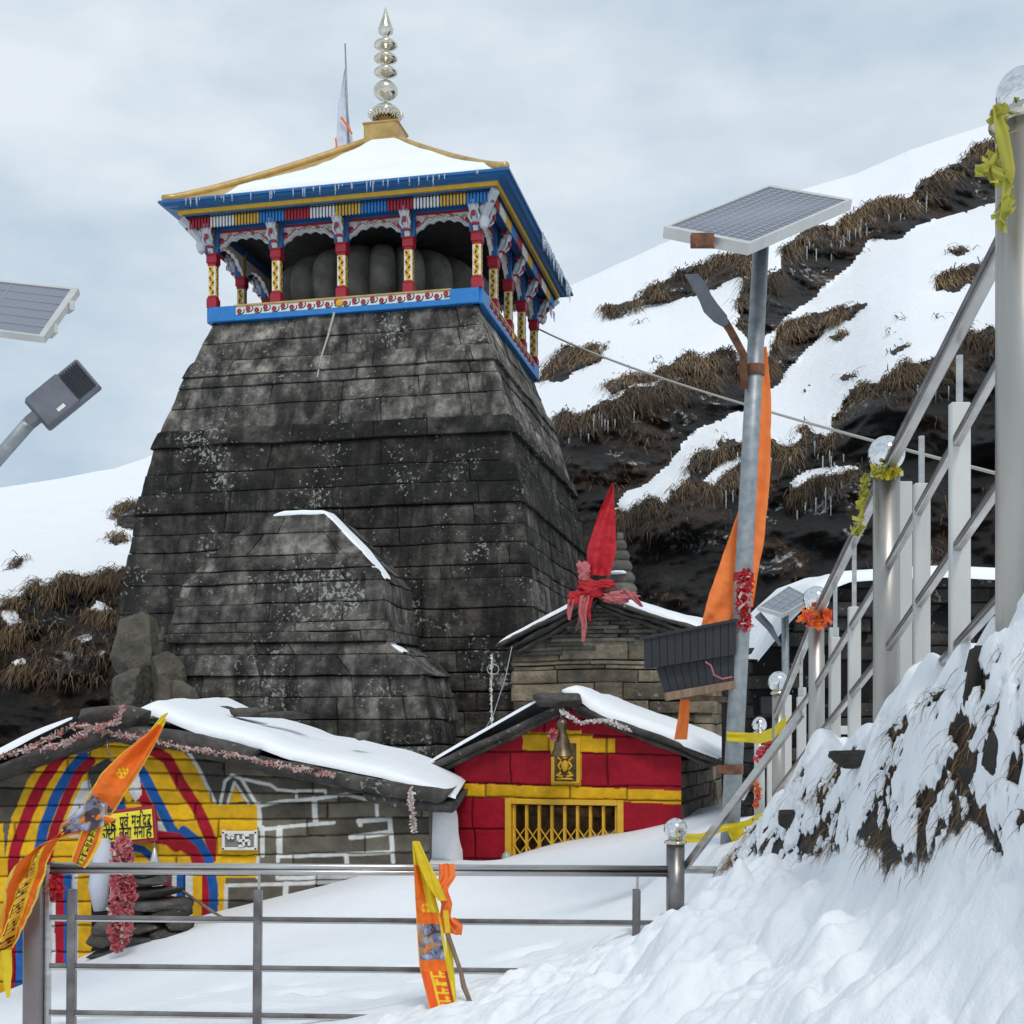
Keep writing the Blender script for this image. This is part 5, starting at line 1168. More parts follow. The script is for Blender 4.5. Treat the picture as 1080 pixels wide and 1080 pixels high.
ell(SH.p(cu_, -.045, cz+.19), (.045, .035, .065)); ell(SH.p(cu_, -.05, cz+.30), (.035, .03, .04)); ell(SH.p(cu_, -.04, cz+.35), (.028, .025, .03))
for s_ in (-1, 1):
    m.tube([SH.p(cu_+s_*.04, -.05, cz+.12), SH.p(cu_+s_*.085, -.06, cz+.09), SH.p(cu_+s_*.02, -.065, cz+.075)], [.024, .02, .014], 8)
    m.tube([SH.p(cu_+s_*.04, -.045, cz+.24), SH.p(cu_+s_*.075, -.05, cz+.19), SH.p(cu_+s_*.045, -.07, cz+.15)], [.016, .013, .012], 8); m.tube([SH.p(cu_+s_*.04, -.04, cz+.25), SH.p(cu_+s_*.08, -.045, cz+.28), SH.p(cu_+s_*.075, -.045, cz+.33)], [.014, .011, .012], 8)
    m.tube([SH.p(cu_+s_*.03, -.04, cz+.30), SH.p(cu_+s_*.055, -.04, cz+.31)], [.02, .012], 7)
m.box(SH.p(cu_, -.045, cz+.05), (.18, .05, .025), RT, 0, .008); m.build('seated_carving', M['yellow'], shrine, smooth=True)
bl_ = thing('brass_bell', 'dull brass bell hanging under the roof peak of the red shrine', 'bell', at(593, 800, 13.55))
m = MB(); m.lathe([(0, .40), (.028, .40), (.065, .34), (.04, .27), (.055, .22), (.08, .15), (.09, .08), (.125, .0), (.13, -.01), (.10, .0), (0, .05)], at(593, 797, 13.55), 20); m.build('body', noise_col(mat('old_bronze', rough=.4, metal=.8), [(.3, (.07, .05, .03)), (.7, (.2, .15, .09))], scale=12), bl_, smooth=True)
m = MB(); m.tube([at(593, 768, 13.55), at(592, 752, 13.55)], .012, 6); m.build('chain', M['dark_steel'], bl_)
tinsel('garland', 'frosted white tinsel strung under the right roof edge of the red shrine', [at(592, 750, 13.5), at(610, 762, 13.5), at(640, 760, 13.5), at(665, 770, 13.5)], .022, 300, [M['white'], TP], size=.022)
tinsel('flower_tuft', 'tiny pink flower tuft hanging on a thread beside the brass bell', [at(583, 772, 13.5), at(584, 778, 13.5)], .04, 110, [M['pink_cloth'], TR], size=.03, cat='flowers')
# ------------------------------------------------------------------ dry-stone shrine behind the red one
BF = Frame(at(640, 900, 16.6)*np.array([1, 1, 0]), 14)
back = thing('stone_hut', 'rough dry-stone hut with snow on its slate gable behind the red shrine', 'hut', (BF.o[0], BF.o[1], -1.8))
bu0, bu1 = BF.hit(541, 720)[0], BF.hit(752, 720)[0]
bA, bL, bR = BF.hit(632, 630), BF.hit(528, 682), BF.hit(765, 668)
R_ = np.random.RandomState(12); zb = [-1.9]
while zb[-1] < .95: zb.append(zb[-1]+R_.choice([.06, .12, .17, .24, .28]))
st = Stones(33)
course_ring(st, BF, lambda z: (bu0, bu1, 0, 2.9), zb, 'frl', bl=(.3, 1.2), jit=.035, toneF=lambda fc, t, z, R: np.array([1.25, 1.15, 1.])*R.choice([.55, .85, 1, 1.2, 1.4]))
for i, z in enumerate(np.arange(.98, 1.62, .055)):  # thin slates piled up to the gable
    k = (z-.98)/.64; a_, b_ = bu0+(bA[0]-.25-bu0)*k, bu1+(bA[0]+.25-bu1)*k; x = a_
    while x < b_:
        w_ = R_.uniform(.25, .7); st.patch(BF.p(x, 0, z), BF.p(min(x+w_, b_+.05), 0, z), BF.p(min(x+w_, b_+.05), 0, z+.05), BF.p(x, 0, z+.05), -BF.b, R_.uniform(-.04, .08), tone(R_, .55, 1.25), nu=6, nv=3, dep=.5, rd=.01); x += w_+.01
mb = MB(); st.flush(mb, .035, 4)
mb.prism([(bu0+.1, -1.9), (bu1-.1, -1.9), (bu1-.1, .9), (bA[0]+.2, 1.5), (bA[0]-.2, 1.5), (bu0+.1, .9)], BF, .12, 2.8, 0, (.15, .15, .15))
mb.build('stone_wall', M['drystone'], back, smooth=True)
m = MB()
for k in range(4): rslab(m, BF, (bL[0]+.10*k, bL[1]-.05*k+.02), (bA[0], bA[1]-.05*k), -.32+.09*k, 3.0, .06, 20+k, .09)
for k in range(4): rslab(m, BF, (bA[0], bA[1]-.05*k), (bR[0]-.10*k, bR[1]-.05*k-.02), -.28+.09*k, 3.0, .06, 30+k, .09)
m.build('slate_roof', M['slab'], back, smooth=True)
m = MB(); A = [BF.p(bL[0]+.03+(bA[0]-bL[0]-.05)*t, -.26, bL[1]+.03+(bA[1]-bL[1])*t) for t in u_]; B = [BF.p(bL[0]+.05+(bA[0]-bL[0]-.1)*t, 2.9, bL[1]+.02+(bA[1]-bL[1])*t) for t in u_]; snow_patch(m, A, B, .07, 12, 22, .05); m.build('snow_cover', M['snow'], back, smooth=True)
m = MB(); A = [BF.p(bA[0]+.2+(bR[0]-bA[0]-.35)*t, -.12-.1*math.sin(t*7), bA[1]-.05+(bR[1]-bA[1])*t) for t in u_]; B = [BF.p(bA[0]+.1+(bR[0]-bA[0]-.1)*t, 2.9, bA[1]+.06+(bR[1]-bA[1])*t*.75) for t in u_]; snow_patch(m, A, B, .12, 12, 23, .12); m.build('snow_cover', M['snow'], back, smooth=True)
cg = thing('carved_stone_finial', 'ringed stone finial standing on the hut roof right of the red flag', 'finial', at(655, 628, 17.2))
for i, (y_, w_, h_) in enumerate([(622, 34, 13), (610, 30, 13), (598, 25, 12), (587, 20, 11), (576, 14, 11), (567, 8, 10)]):
    m = MB(); k = 17.2/FP; m.lathe([(0, -h_/2*k), (w_*.40*k, -h_/2*k), (w_*.5*k, -h_*.1*k), (w_*.5*k, h_*.15*k), (w_*.38*k, h_*.5*k), (0, h_*.52*k)], at(655-(622-y_)*.02, y_, 17.2), 18); m.build('ring', M['boulder'], cg, smooth=True)
m = MB(); rock_lump(m, at(652, 604, 17.05), (.22, .2, .05), 5, 8, .3); m.build('snow_cap', M['snow'], cg, smooth=True)
# red flag in front of it
rf = thing('red_flag', 'crimson pennant on a leaning pole wrapped with pink rags above the stone hut roof', 'flag', at(612, 670, 16.0))
m = MB(); m.tube([at(608, 665, 16.0), at(646, 510, 16.1)], [.018, .010], 7); m.build('pole', M['wood'], rf, smooth=True)
V, C = cloth([at(646.5, 509, 16.0), at(640, 540, 15.98), at(632, 580, 15.95), at(630, 607, 15.95)], [(.005, .01), (.10, .10), (.15, .21), (.13, .16)], .05, 1.6, 50, 18, 5); m = MB(); m.grid(V.reshape(-1, 3), 50, 18); cl_ = m.build('cloth', M['red_cloth'], rf, smooth=True)
def crumple(name, c, D, sz, sd_, mt, par):
    m = MB(); rock_lump(m, at(*c, D), sz, sd_, 26, 1.1); return m.build(name, M[mt], par, smooth=True)
crumple('rag', (624, 620), 15.9, (.30, .14, .20), 4, 'red_cloth', rf); crumple('rag', (616, 603), 15.9, (.15, .12, .20), 6, 'pink_cloth', rf); crumple('rag', (606, 630), 15.88, (.14, .10, .16), 8, 'red_cloth', rf)
crumple('rag', (652, 630), 15.9, (.40, .12, .14), 9, 'pink_cloth', rf); crumple('rag', (638, 616), 15.86, (.24, .10, .10), 13, 'red_cloth', rf)
for (pp, ws, sd_, mt) in (([(616, 628), (614, 648), (616, 660), (615, 677)], [(.07, .07), (.05, .05), (.03, .04), (.02, .02)], 7, 'pink_cloth'), ([(603, 632), (601, 645), (600, 654)], [(.05, .04), (.04, .03), (.01, .02)], 14, 'pink_cloth'),
                          ([(622, 630), (620, 642), (622, 655)], [(.04, .05), (.03, .03), (.01, .02)], 15, 'red_cloth'), ([(658, 622), (668, 630), (676, 640)], [(.05, .05), (.05, .05), (.01, .03)], 18, 'pink_cloth')):
    V, C = cloth([at(x, y, 15.84) for x, y in pp], ws, .03, 1.6, 30, 12, sd_); m = MB(); m.grid(V.reshape(-1, 3), 30, 12); m.build('rag', M[mt], rf, smooth=True)

# wires
m = MB(); pts = []; a_, b_ = at(566, 346, 24.9), at(1100, 512, 7.5)
for t in np.linspace(0, 1, 40): p = a_*(1-t)+b_*t; p[2] -= .55*t*(1-t); pts.append(p)
m.tube(pts, [.016]*20+[.012]*20, 6); o = m.build('overhead_cable', M['wire'], smooth=True); tag(o, 'thin pale cable running from the canopy corner down past the lamp post', 'cable'); frame_origin(o, a_)
m = MB(); a_, b_ = at(768, 905, 6.6), at(1060, 618, 9)
m = MB(); m.tube([at(498, 792, 15.6), at(520, 755, 15.7), at(533, 715, 15.8), at(540, 682, 16)], .006, 5); o = m.build('thin_wire', M['galv']); tag(o, 'thin slack wire beside the red shrine running up to the hut eave', 'wire'); frame_origin(o, at(498, 792, 15.6))
tinsel('tinsel_string', 'thin frosted string hanging down the dark stone wall beside the hut', [at(519, 690, 15.8), at(518, 720, 15.8), at(519, 775, 15.8)], .012, 120, [M['white'], TP], size=.018, cat='string')
m = MB(); m.tube([at(520+6*math.cos(t), 706+5.5*math.sin(t), 15.75) for t in np.linspace(0, 6.4, 24)], .008, 5); o = m.build('wire_ring', M['galv']); tag(o, 'small round wire loop against the dark stone wall beside the hut', 'wire ring'); frame_origin(o, at(520, 706, 15.75))
m = MB(); m.tube([TF.p(-.1, -2.33, 6.66), TF.p(-.16, -2.42, 6.3), TF.p(-.25, -2.52, 5.9), TF.p(-.26, -2.66, 5.55)], [.02, .018, .015, .012], 6); o = m.build('hanging_rope', M['wire']); tag(o, 'short grey rope end hanging from the canopy sill down the tower face', 'rope'); frame_origin(o, TF.p(-.1, -2.33, 6.66))

# ------------------------------------------------------------------ solar street lamp
PD = 8.0
lamp = thing('solar_street_lamp', 'tall grey galvanised street lamp with solar panel leaning slightly right before the hillside', 'street lamp', at(768, 915, PD))
p_bot, p_top = at(767.5, 925, PD), at(803, 250, PD-.05)
def onpole(py): t = (925-py)/(925-250); return p_bot*(1-t)+p_top*t
m = MB(); m.tube([p_bot, onpole(700), onpole(500), p_top], [.059, .057, .054, .050], 20); m.build('pole', M['galv'], lamp, smooth=True)
c00, c10, c11, c01 = at(700, 239, 7.45), at(790, 257, 7.2), at(899, 210, 7.95), at(812, 195, 8.25)   # panel corners: left, near, right, far
def panel(root, c00, c10, c11, c01, th, fw, cells, matf, nx=14, ny=7):
    n = np.cross(c10-c00, c01-c00); n /= np.linalg.norm(n); n = n if n[2] > 0 else -n
    m = MB(); cs = [c00, c10, c11, c01]; cc = sum(cs)/4; inn = [c+(cc-c)/np.linalg.norm(cc-c)*fw*1.4 for c in cs]; V = [c for c in cs]+[c-n*th for c in cs]+[c for c in inn]+[c-n*.004 for c in inn]
    F = [(0+i, (i+1) % 4, 4+(i+1) % 4, 4+i) for i in range(4)]+[(i, 8+i, 8+(i+1) % 4, (i+1) % 4) for i in range(4)]+[(8+i, 12+i, 12+(i+1) % 4, 8+(i+1) % 4) for i in range(4)]
    inb = [c-n*th for c in inn]; V += inb; F += [(4+i, 4+(i+1) % 4, 16+(i+1) % 4, 16+i) for i in range(4)]; m.add(V, F); fr_ = m.build('panel_frame', matf, root)
    m = MB(); m.add([c-n*.006 for c in inn]+[c-n*.012 for c in inn], [(0, 1, 2, 3), (7, 6, 5, 4)], 0); P = [c-n*.0045 for c in inn]
    def bl2(s, t): return (P[0]*(1-s)+P[1]*s)*(1-t)+(P[3]*(1-s)+P[2]*s)*t
    for k in range(1, ny): m.tube([bl2(k/ny, 0), bl2(k/ny, 1)], .0035, 4, 1)
    for k in range(1, nx): m.tube([bl2(0, k/nx), bl2(1, k/nx)], .0018, 4, 1)
    m.build('solar_cells', [M['cells'], M['cell_line']], root); return n
M['cells'] = mat('solar_cells', (.17, .185, .23), .3, .1); M['cell_line'] = mat('cell_lines', (.30, .32, .36), .5)
n_ = panel(lamp, c00, c10, c11, c01, .065, .035, 0, M['white_metal'], 20, 10)
m = MB(); cc = (c00+c10+c11+c01)/4
m.beam(cc-n_*.09-(c11-c00)*.30, cc-n_*.09+(c11-c00)*.30, .04, .04, 0, .003); m.beam(p_top-[0, 0, .06], cc-n_*.08, .05, .05, 0, .004); m.beam(cc-n_*.09-(c10-c01)*.35, cc-n_*.09+(c10-c01)*.35, .04, .04, 0, .003)
m.build('panel_bracket', M['dark_steel'], lamp)
m = MB(); m.box(at(741, 250, 7.28)-n_*.02, (.13, .05, .075), None, 0, .004); m.tube([at(733, 254, 7.25), at(735, 260, 7.25)], .008, 5); m.tube([at(750, 256, 7.25), at(753, 262, 7.25)], .008, 5); m.build('rusty_clamp', M['rust'], lamp)
m = MB(); m.tube([at(785, 410, 7.92), at(784, 374, 7.9), at(770, 348, 7.8), at(764, 339, 7.75)], [.024, .024, .024, .026], 10); m.build('lamp_arm', M['rust'], lamp, smooth=True)
m = MB()
hd = [(765, 343, 9), (760, 336, 20), (750, 325, 22), (744, 314, 18), (738, 302, 19), (731, 292, 17), (724, 290, 4)]
V = []
for i, (x_, y_, w_) in enumerate(hd):
    c = at(x_, y_, 7.74-.02*i); dirp = np.array([.60, 0, -.80])*-1; wd = np.array([.86, 0, .5])*(w_/2/FP*7.7)*.78
    for (s_, t_) in ((-1, .3), (-.6, 1), (.6, 1), (1, .3), (.9, -.6), (-.9, -.6)): V.append(c+wd*s_+np.array([.1, -.9, -.35])*-.03*t_)
k = len(hd); m.add(V, [(i*6+j, i*6+(j+1) % 6, (i+1)*6+(j+1) % 6, (i+1)*6+j) for i in range(k-1) for j in range(6)]+[[0, 1, 2, 3, 4, 5][::-1], [(k-1)*6+j for j in range(6)]])
m.build('lamp_head', M['lamp_grey'], lamp)
for y_ in (390, 811):
    m = MB(); c = onpole(y_); m.lathe([(.050, -.03), (.064, -.03), (.064, .03), (.050, .03)], c, 18); m.box(c+[-.07, -.02, 0], (.07, .04, .055), None, 0, .004); m.build('clamp', M['rust'], lamp)
# battery boxes on their bracket
def obox(m, pts_px, D0, th, mi=0):                   # box face outlined by four photo corners at real depth, with real thickness
    f_ = [at(*p) for p in pts_px]; b_ = [p+np.array([.05, th, .0]) for p in f_]; m.add(f_+b_, [(0, 1, 2, 3), (7, 6, 5, 4)]+[(i, i+4, (i+1) % 4+4, (i+1) % 4) for i in range(4)], mi)
def ribbed_box(m, q, th, n=9):
    q = [at(*p) for p in q]
    for i in range(n):
        t0, t1 = i/n, (i+.93)/n
        f_ = [q[0]*(1-t0)+q[1]*t0, q[0]*(1-t1)+q[1]*t1, q[3]*(1-t1)+q[2]*t1, q[3]*(1-t0)+q[2]*t0]; f2 = [p+np.array([0, -.008, 0]) for p in f_]
        m.add(f2+[p+np.array([.0, .02, 0]) for p in f_], [(0, 1, 2, 3)]+[(j, j+4, (j+1) % 4+4, (j+1) % 4) for j in range(4)])
    b_ = [p+np.array([.03, th, .015]) for p in q]; m.add(q+b_, [(0, 1, 2, 3), (7, 6, 5, 4)]+[(i, i+4, (i+1) % 4+4, (i+1) % 4) for i in range(4)])
bx = thing('battery_box', 'ribbed black battery box strapped to the lamp post, upper and longer one', 'battery box', at(730, 705, 7.9), 'battery boxes on the lamp post')
m = MB(); ribbed_box(m, [(679, 674, 7.75), (776, 655, 7.9), (776, 690, 7.9), (680, 706, 7.75)], .28, 12); m.build('casing', M['black_box'], bx); m = MB(); m.beam(at(676, 673.5, 7.73), at(777, 654, 7.88), .03, .02, 0, .003); m.build('lid_rim', M['black_box'], bx)
bx = thing('battery_box', 'ribbed black battery box strapped to the lamp post, lower and narrower one', 'battery box', at(740, 732, 7.95), 'battery boxes on the lamp post')
m = MB(); ribbed_box(m, [(692, 703, 7.85), (776, 689, 7.95), (776, 722, 7.95), (701, 733, 7.85)], .25, 10); m.build('casing', M['black_box'], bx); m = MB(); m.tube([at(744, 698, 7.75), at(750, 702, 7.72), at(753, 712, 7.72), at(762, 716, 7.75), at(772, 714, 7.8)], .005, 5); m.build('cable', M['pink_cloth'], bx)
m = MB(); m.beam(at(702, 735, 7.8), at(774, 722, 7.95), .04, .05, 0, .004); m.beam(at(718, 735, 8.1), at(772, 738, 8.05), .035, .035, 0, .003); m.build('box_bracket', M['wood'], lamp)
# long orange cloth tied to the post
of = thing('orange_flag', 'long narrow orange cloth tied to the lamp post and trailing over the battery boxes', 'flag', at(800, 640, 8.1))
def oc(t, s): return (.86, .17, .03)
V, C = cloth([at(806, 366, 8.1), at(805, 420, 8.12), at(803, 500, 8.12), at(797, 570, 8.12), at(795, 600, 8.12), at(789, 640, 8.12)], [(.01, .012), (.06, .05), (.09, .055), (.09, .055), (.09, .03), (.05, .03)], .03, 1.3, 70, 12, 3); m = MB(); m.grid(V.reshape(-1, 3), 70, 12); m.build('cloth', M['orange_cloth'], of, smooth=True)
V, C = cloth([at(784, 528, 8.14), at(778, 560, 8.14), at(770, 600, 8.1), at(758, 640, 8.05), at(742, 662, 8.0)], [(.01, .03), (.04, .07), (.07, .12), (.08, .17), (.02, .14)], .045, 1.5, 60, 14, 8, wdir=(.92, 0, -.2)); m = MB(); m.grid(V.reshape(-1, 3), 60, 14); m.build('cloth', M['orange_cloth'], of, smooth=True)
V, C = cloth([at(722, 734, 8.15), at(721, 758, 8.15), at(719, 780, 8.15)], [(.025, .035), (.035, .035), (.05, .035)], .02, 1.5, 30, 10, 8); m = MB(); m.grid(V.reshape(-1, 3), 30, 10); m.build('loose_end', M['orange_cloth'], of, smooth=True)
tinsel('red_thread', 'red and white sacred threads wound round the lamp post below the orange cloth', [onpole(605)+[0, -.06, 0], onpole(640)+[0, -.06, 0], onpole(662)+[.02, -.06, 0]], .05, 420, [M['red_cloth'], TP], size=.02, cat='thread')
m = MB()
for k in range(3): c = onpole(604+3*k); m.lathe([(.056, -.008), (.064, -.006), (.064, .006), (.056, .008)], c, 16)
o = m.build('red_band', M['red_cloth']); tag(o, 'narrow red cloth band tied round the lamp post', 'band'); frame_origin(o, onpole(607))
def ribbon(name, label, pts, w, seed, mt='yellow_cloth', fold=.015):
    V, C = cloth(pts, [(w, w)]*len(pts), fold, 1.5, 50, 9, seed, wdir=(0, .15, 1)); m = MB(); m.grid(V.reshape(-1, 3), 50, 9); o = m.build(name, M[mt], smooth=True); tag(o, label, 'ribbon'); frame_origin(o, pts[0]); return o
ribbon('ribbon', 'yellow ribbon tied from the lamp post to the stair rail, upper of the two', [onpole(776)+[-.06, -.05, 0], onpole(777)+[.0, -.08, 0], onpole(777)+[.07, -.1, 0], at(800, 779, 7.0), at(815, 774, 6.2), at(829, 762, 5.4)], .030, 3)
ribbon('ribbon', 'yellow ribbon tied low on the lamp post and looped across to the ball post', [at(713, 880, 5.5), at(724, 884, 5.9), at(740, 884, 6.6), onpole(872)+[-.06, -.06, 0], onpole(868)+[0, -.08, 0], onpole(870)+[.07, -.06, 0], at(800, 862, 7.2), at(820, 856, 6.4), at(834, 852, 5.0)], .022, 5)
V, C = cloth([onpole(868)+[0, -.07, 0], onpole(880)+[.03, -.09, 0], onpole(893)+[.05, -.08, 0]], [(.05, .05), (.05, .06), (.02, .03)], .02, 2, 20, 10, 4); m = MB(); m.grid(V.reshape(-1, 3), 20, 10); o = m.build('ribbon_knot', M['yellow_cloth'], smooth=True); tag(o, 'loose knotted tails of yellow ribbon low on the lamp post', 'ribbon'); frame_origin(o, onpole(868))

# ------------------------------------------------------------------ second solar lamp, cut by the left edge
l2 = thing('solar_street_lamp', 'solar street lamp cut off by the left edge, with grey louvred head against the sky', 'street lamp', at(-110, 1000, 7.0))
m = MB(); m.tube([at(-112, 1180, 7.0), at(-104, 250, 7.0)], [.06, .05], 16); m.build('pole', M['galv'], l2, smooth=True)
n_ = panel(l2, at(-150, 330, 6.7), at(46, 355, 6.4), at(83, 304, 6.9), at(-110, 284, 7.2), .035, .03, 0, M['white_metal'], 6, 3)
m = MB(); m.beam(at(58, 346, 6.55), at(52, 352, 6.62), .03, .05, 0, .003); m.build('panel_foot', M['white_metal'], l2)
m = MB(); m.beam(at(76, 322, 6.75), at(70, 326, 6.85), .03, .05, 0, .003); m.build('panel_foot', M['white_metal'], l2)
m = MB(); m.beam(at(-20, 345, 6.8), at(-104, 330, 7.0), .04, .04, 0, .003); m.build('panel_bracket', M['white_metal'], l2)
m = MB(); m.tube([at(-104, 560, 7.0), at(-40, 527, 6.7), at(30, 447, 6.4)], .035, 12); m.build('lamp_arm', M['galv'], l2, smooth=True)
hx = at(106, 404, 6.2)-at(56, 453, 6.25); hx[1] = .02; La = np.linalg.norm(hx); hx /= La; hy = np.array([-.62, .0, .55]); hy = hy-hx*hy.dot(hx); hy /= np.linalg.norm(hy); hn = np.cross(hx, hy); hn = hn if hn[1] > 0 else -hn; RH = np.array([hx, hy, hn]).T; hc = (at(54, 453, 6.3)+at(30, 422, 6.3)+at(106, 406, 6.3)+at(77, 386, 6.3))/4
m = MB(); m.box(hc, (La*1.02, .185, .045), RH, 0, .008); body = m.build('lamp_head', M['lamp_grey'], l2)
m = MB(); m.box(hc-hx*La*.17-hn*.028, (La*.60, .18, .03), RH, 0, .006); m.build('cover_plate', M['lamp_grey'], body)
m = MB()
for k in range(7): m.box(hc+hx*(La*(.17+.048*k))-hn*.026, (.009, .15, .022), RH, 0, .002)
m.build('louvre', M['black_box'], body); m = MB(); m.box(hc-hx*La*.52, (.10, .06, .05), RH, 0, .008); m.build('arm_socket', M['lamp_grey'], body)
m = MB(); m.box(hc-hx*La*.14-hy*.06-hn*.045, (.045, .018, .003), RH, 0); m.build('name_plate', M['white'], body)

# small solar panel beside the stairs, far
sp_ = thing('small_solar_panel', 'small tilted solar panel on a thin post behind the ball-topped railing', 'solar panel', at(830, 760, 11.0))
m = MB(); m.tube([at(829, 760, 11), at(828, 645, 11)], .032, 10); m.build('post', M['galv'], sp_, smooth=True); panel(sp_, at(799, 640, 10.6), at(826, 648, 10.3), at(858, 630, 11.2), at(832, 618, 11.6), .03, .03, 0, M['white_metal'], 5, 3)
m = MB(); m.tube([at(799, 648, 10.9), at(812, 662, 10.9), at(823, 681, 10.9)], [.035, .03, .012], 8); m.build('lamp_arm', M['lamp_grey'], sp_)
m = MB(); m.box(at(812, 744, 11.5), (.19, .2, .16), None, 0, .01); o = m.build('black_box', M['black_box']); tag(o, 'small black box beside the white stair posts behind the lamp post', 'box'); frame_origin(o, at(812, 754, 11.5))
# snowy ledge wall behind the stairs
m = MB(); LZ = Frame(at(925, 700, 11.5)*np.array([1, 1, 0]), -6)
ledge = thing('stone_ledge', 'low dark stone wall with a thick snow cap behind the stair railing', 'wall', (LZ.o[0], LZ.o[1], -.8))
prf = [(-1.15, .62), (-.85, .98), (-.6, 1.22), (-.3, 1.33), (.1, 1.36), (.6, 1.38), (1.1, 1.36), (1.6, 1.4), (2.6, 1.5)]
st = Stones(44); 
for i, z in enumerate(np.arange(-.8, 1.3, .13)):
    x = max(-1.2+.18*max(0, (z-.6)/.13), -1.2)+R_.rand()*.1
    while x < 2.6: w_ = R_.uniform(.2, .8); st.patch(LZ.p(x, 0, z), LZ.p(x+w_, 0, z), LZ.p(x+w_, 0, z+.12), LZ.p(x, 0, z+.12), -LZ.b, R_.uniform(-.10, .05)-.08*(z < 1.0), tone(R_, .25, .6), nu=6, nv=3, dep=.4); x += w_+.01
mb = MB(); st.flush(mb, .06, 3); mb.prism([(-1.1, -.8), (2.6, -.8), (2.6, 1.3), (-.3, 1.25), (-.6, 1.1), (-1.1, .6)], LZ, .12, 1.2, 0, (.1, .1, .1)); mb.build('stone_wall', M['slab'], ledge, smooth=True)
m = MB(); snow_patch(m, [LZ.p(u, -.16, z) for u, z in prf], [LZ.p(u+.05, 1.3, z+.10) for u, z in prf], .09, 8, 7, .06); m.build('snow_cap', M['snow'], ledge, smooth=True)

# ------------------------------------------------------------------ fence in front
FD0, FD1 = 5.2, 5.6
def fp(px, py): D = FD0+(FD1-FD0)*(px-35)/(712-35); return at(px, py, D)
fence = thing('pipe_fence', 'stainless pipe fence crossing the snow in front of the shrines', 'fence', fp(35, 1095))
m = MB(); a_, b_ = fp(36.5, 1110), fp(37.5, 903); m.beam(a_, b_, .076, .076, 0, .006, up=(0, 1, 0)); m.beam(fp(50, 1100), fp(51, 912), .020, .03, 1, .002, up=(0, 1, 0)); m.build('post', [M['reflpost'] if 'reflpost' in M else noise_col(mat('brown_reflection_steel', rough=.3, metal=.55), [(.3, (.15, .12, .12)), (.7, (.27, .25, .26))], scale=2, stretch=(1, 1, .6)), M['steel']], fence)  # the post's brown reflection is painted as its base colour
m = MB(); m.tube([fp(40, 912.5), fp(712, 916)], .0125, 12, 0); m.tube([fp(40, 918.5), fp(712, 922)], .0125, 12, 0); m.box((fp(40, 915.5)+fp(712, 919))/2, (.01, .01, .01), None, 0); m.build('top_rail', M['steel'], fence, smooth=True)
for y0, y1 in ((967, 973), (1018, 1025), (1067, 1077)):
    m = MB(); m.beam(fp(44, y0), fp(712, y1), .018, .016, 0, .003); m.beam(fp(44, y0+3.4), fp(712, y1+3.4), .014, .008, 1, .001); m.build('rail', [M['dark_steel'], M['steel']], fence)  # upper bar carries the rail's dark reflection as colour
for x_ in (76, 272, 671):
    m = MB(); m.tube([fp(x_+1.5, 921), fp(x_+1, 945)], .006, 8); m.beam(fp(x_-1, 1110), fp(x_+.3, 938), .034, .034, 1, .003, up=(0, 1, 0)); m.build('baluster', [M['steel'], M['dark_steel']], fence)
def ball_post(root, pt_ball, rb, pb, rp, post_m='steel', flat=False):
    m = MB(); m.tube([pb, pt_ball-[0, 0, rb*1.02]], rp, 20); o = m.build('post', M[post_m], root, smooth=True)
    m = MB(); m.lathe([(rp*.7, -.012), (rp*1.25, -.010), (rp*1.25, .0), (rp*.8, .008)], pt_ball-[0, 0, rb*1.0], 20); m.build('collar', M['brass'] if not flat else M['steel'], o, smooth=True)
    m = MB(); n = 20; V = [pt_ball+rb*np.array([math.sin(t)*math.cos(p), math.sin(t)*math.sin(p), math.cos(t)]) for t in np.linspace(0, math.pi, n) for p in np.linspace(0, 2*math.pi, 28, endpoint=False)]
    m.add(V, [(i*28+j, (i+1)*28+j, (i+1)*28+(j+1) % 28, i*28+(j+1) % 28) for i in range(n-1) for j in range(28)]); m.build('ball', M['steel_ball'], root, smooth=True)
ball_post(fence, fp(712.5, 875), .052, fp(712, 1010), .040, 'dark_steel')
m = MB(); m.tube([fp(712, 917), at(775, 918, 5.9)], .017, 12); m.build('rail_end', M['steel'], fence, smooth=True)

# ------------------------------------------------------------------ stair railing
rail = thing('stair_railing', 'stainless stair railing with ball-topped posts climbing to the upper right', 'railing', at(1060, 700, 2.35))
def bz(x, y): return float(ground_z(np.array([x]), np.array([y]))[0][0])
RB = [(1079, 99, 2.25, .046), (935, 479, 3.5, .050), (861, 632, 4.8, .050), (821, 719, 6.1, .050), (800, 763, 7.4, .05)]
balls = [at(x, y, D) for x, y, D, r in RB]
for i, ((x, y, D, r), c) in enumerate(zip(RB, balls)):
    if i == 4: continue
    ball_post(rail, c, r, np.array([c[0], c[1], min(bz(c[0], c[1]), c[2]-.5)-.1]), (.046, .036, .029, .03)[i], 'post_steel')
for c_, o_, e_ in ((balls[1], [.075, .08, -.06], -.2), (balls[2], [.085, .08, -.10], -.6)):
    m = MB(); m.beam(c_+o_, np.array([c_[0]+o_[0], c_[1]+.08, e_]), .036, .02, 0, .002, up=(0, 1, 0)); m.build('side_plate', M['white_metal'], rail)
def pick(Da, px):                                   # point of the stair line at photo column px
    return None
LA = (at(1050, 262, 2.32), at(818, 750, 6.1))
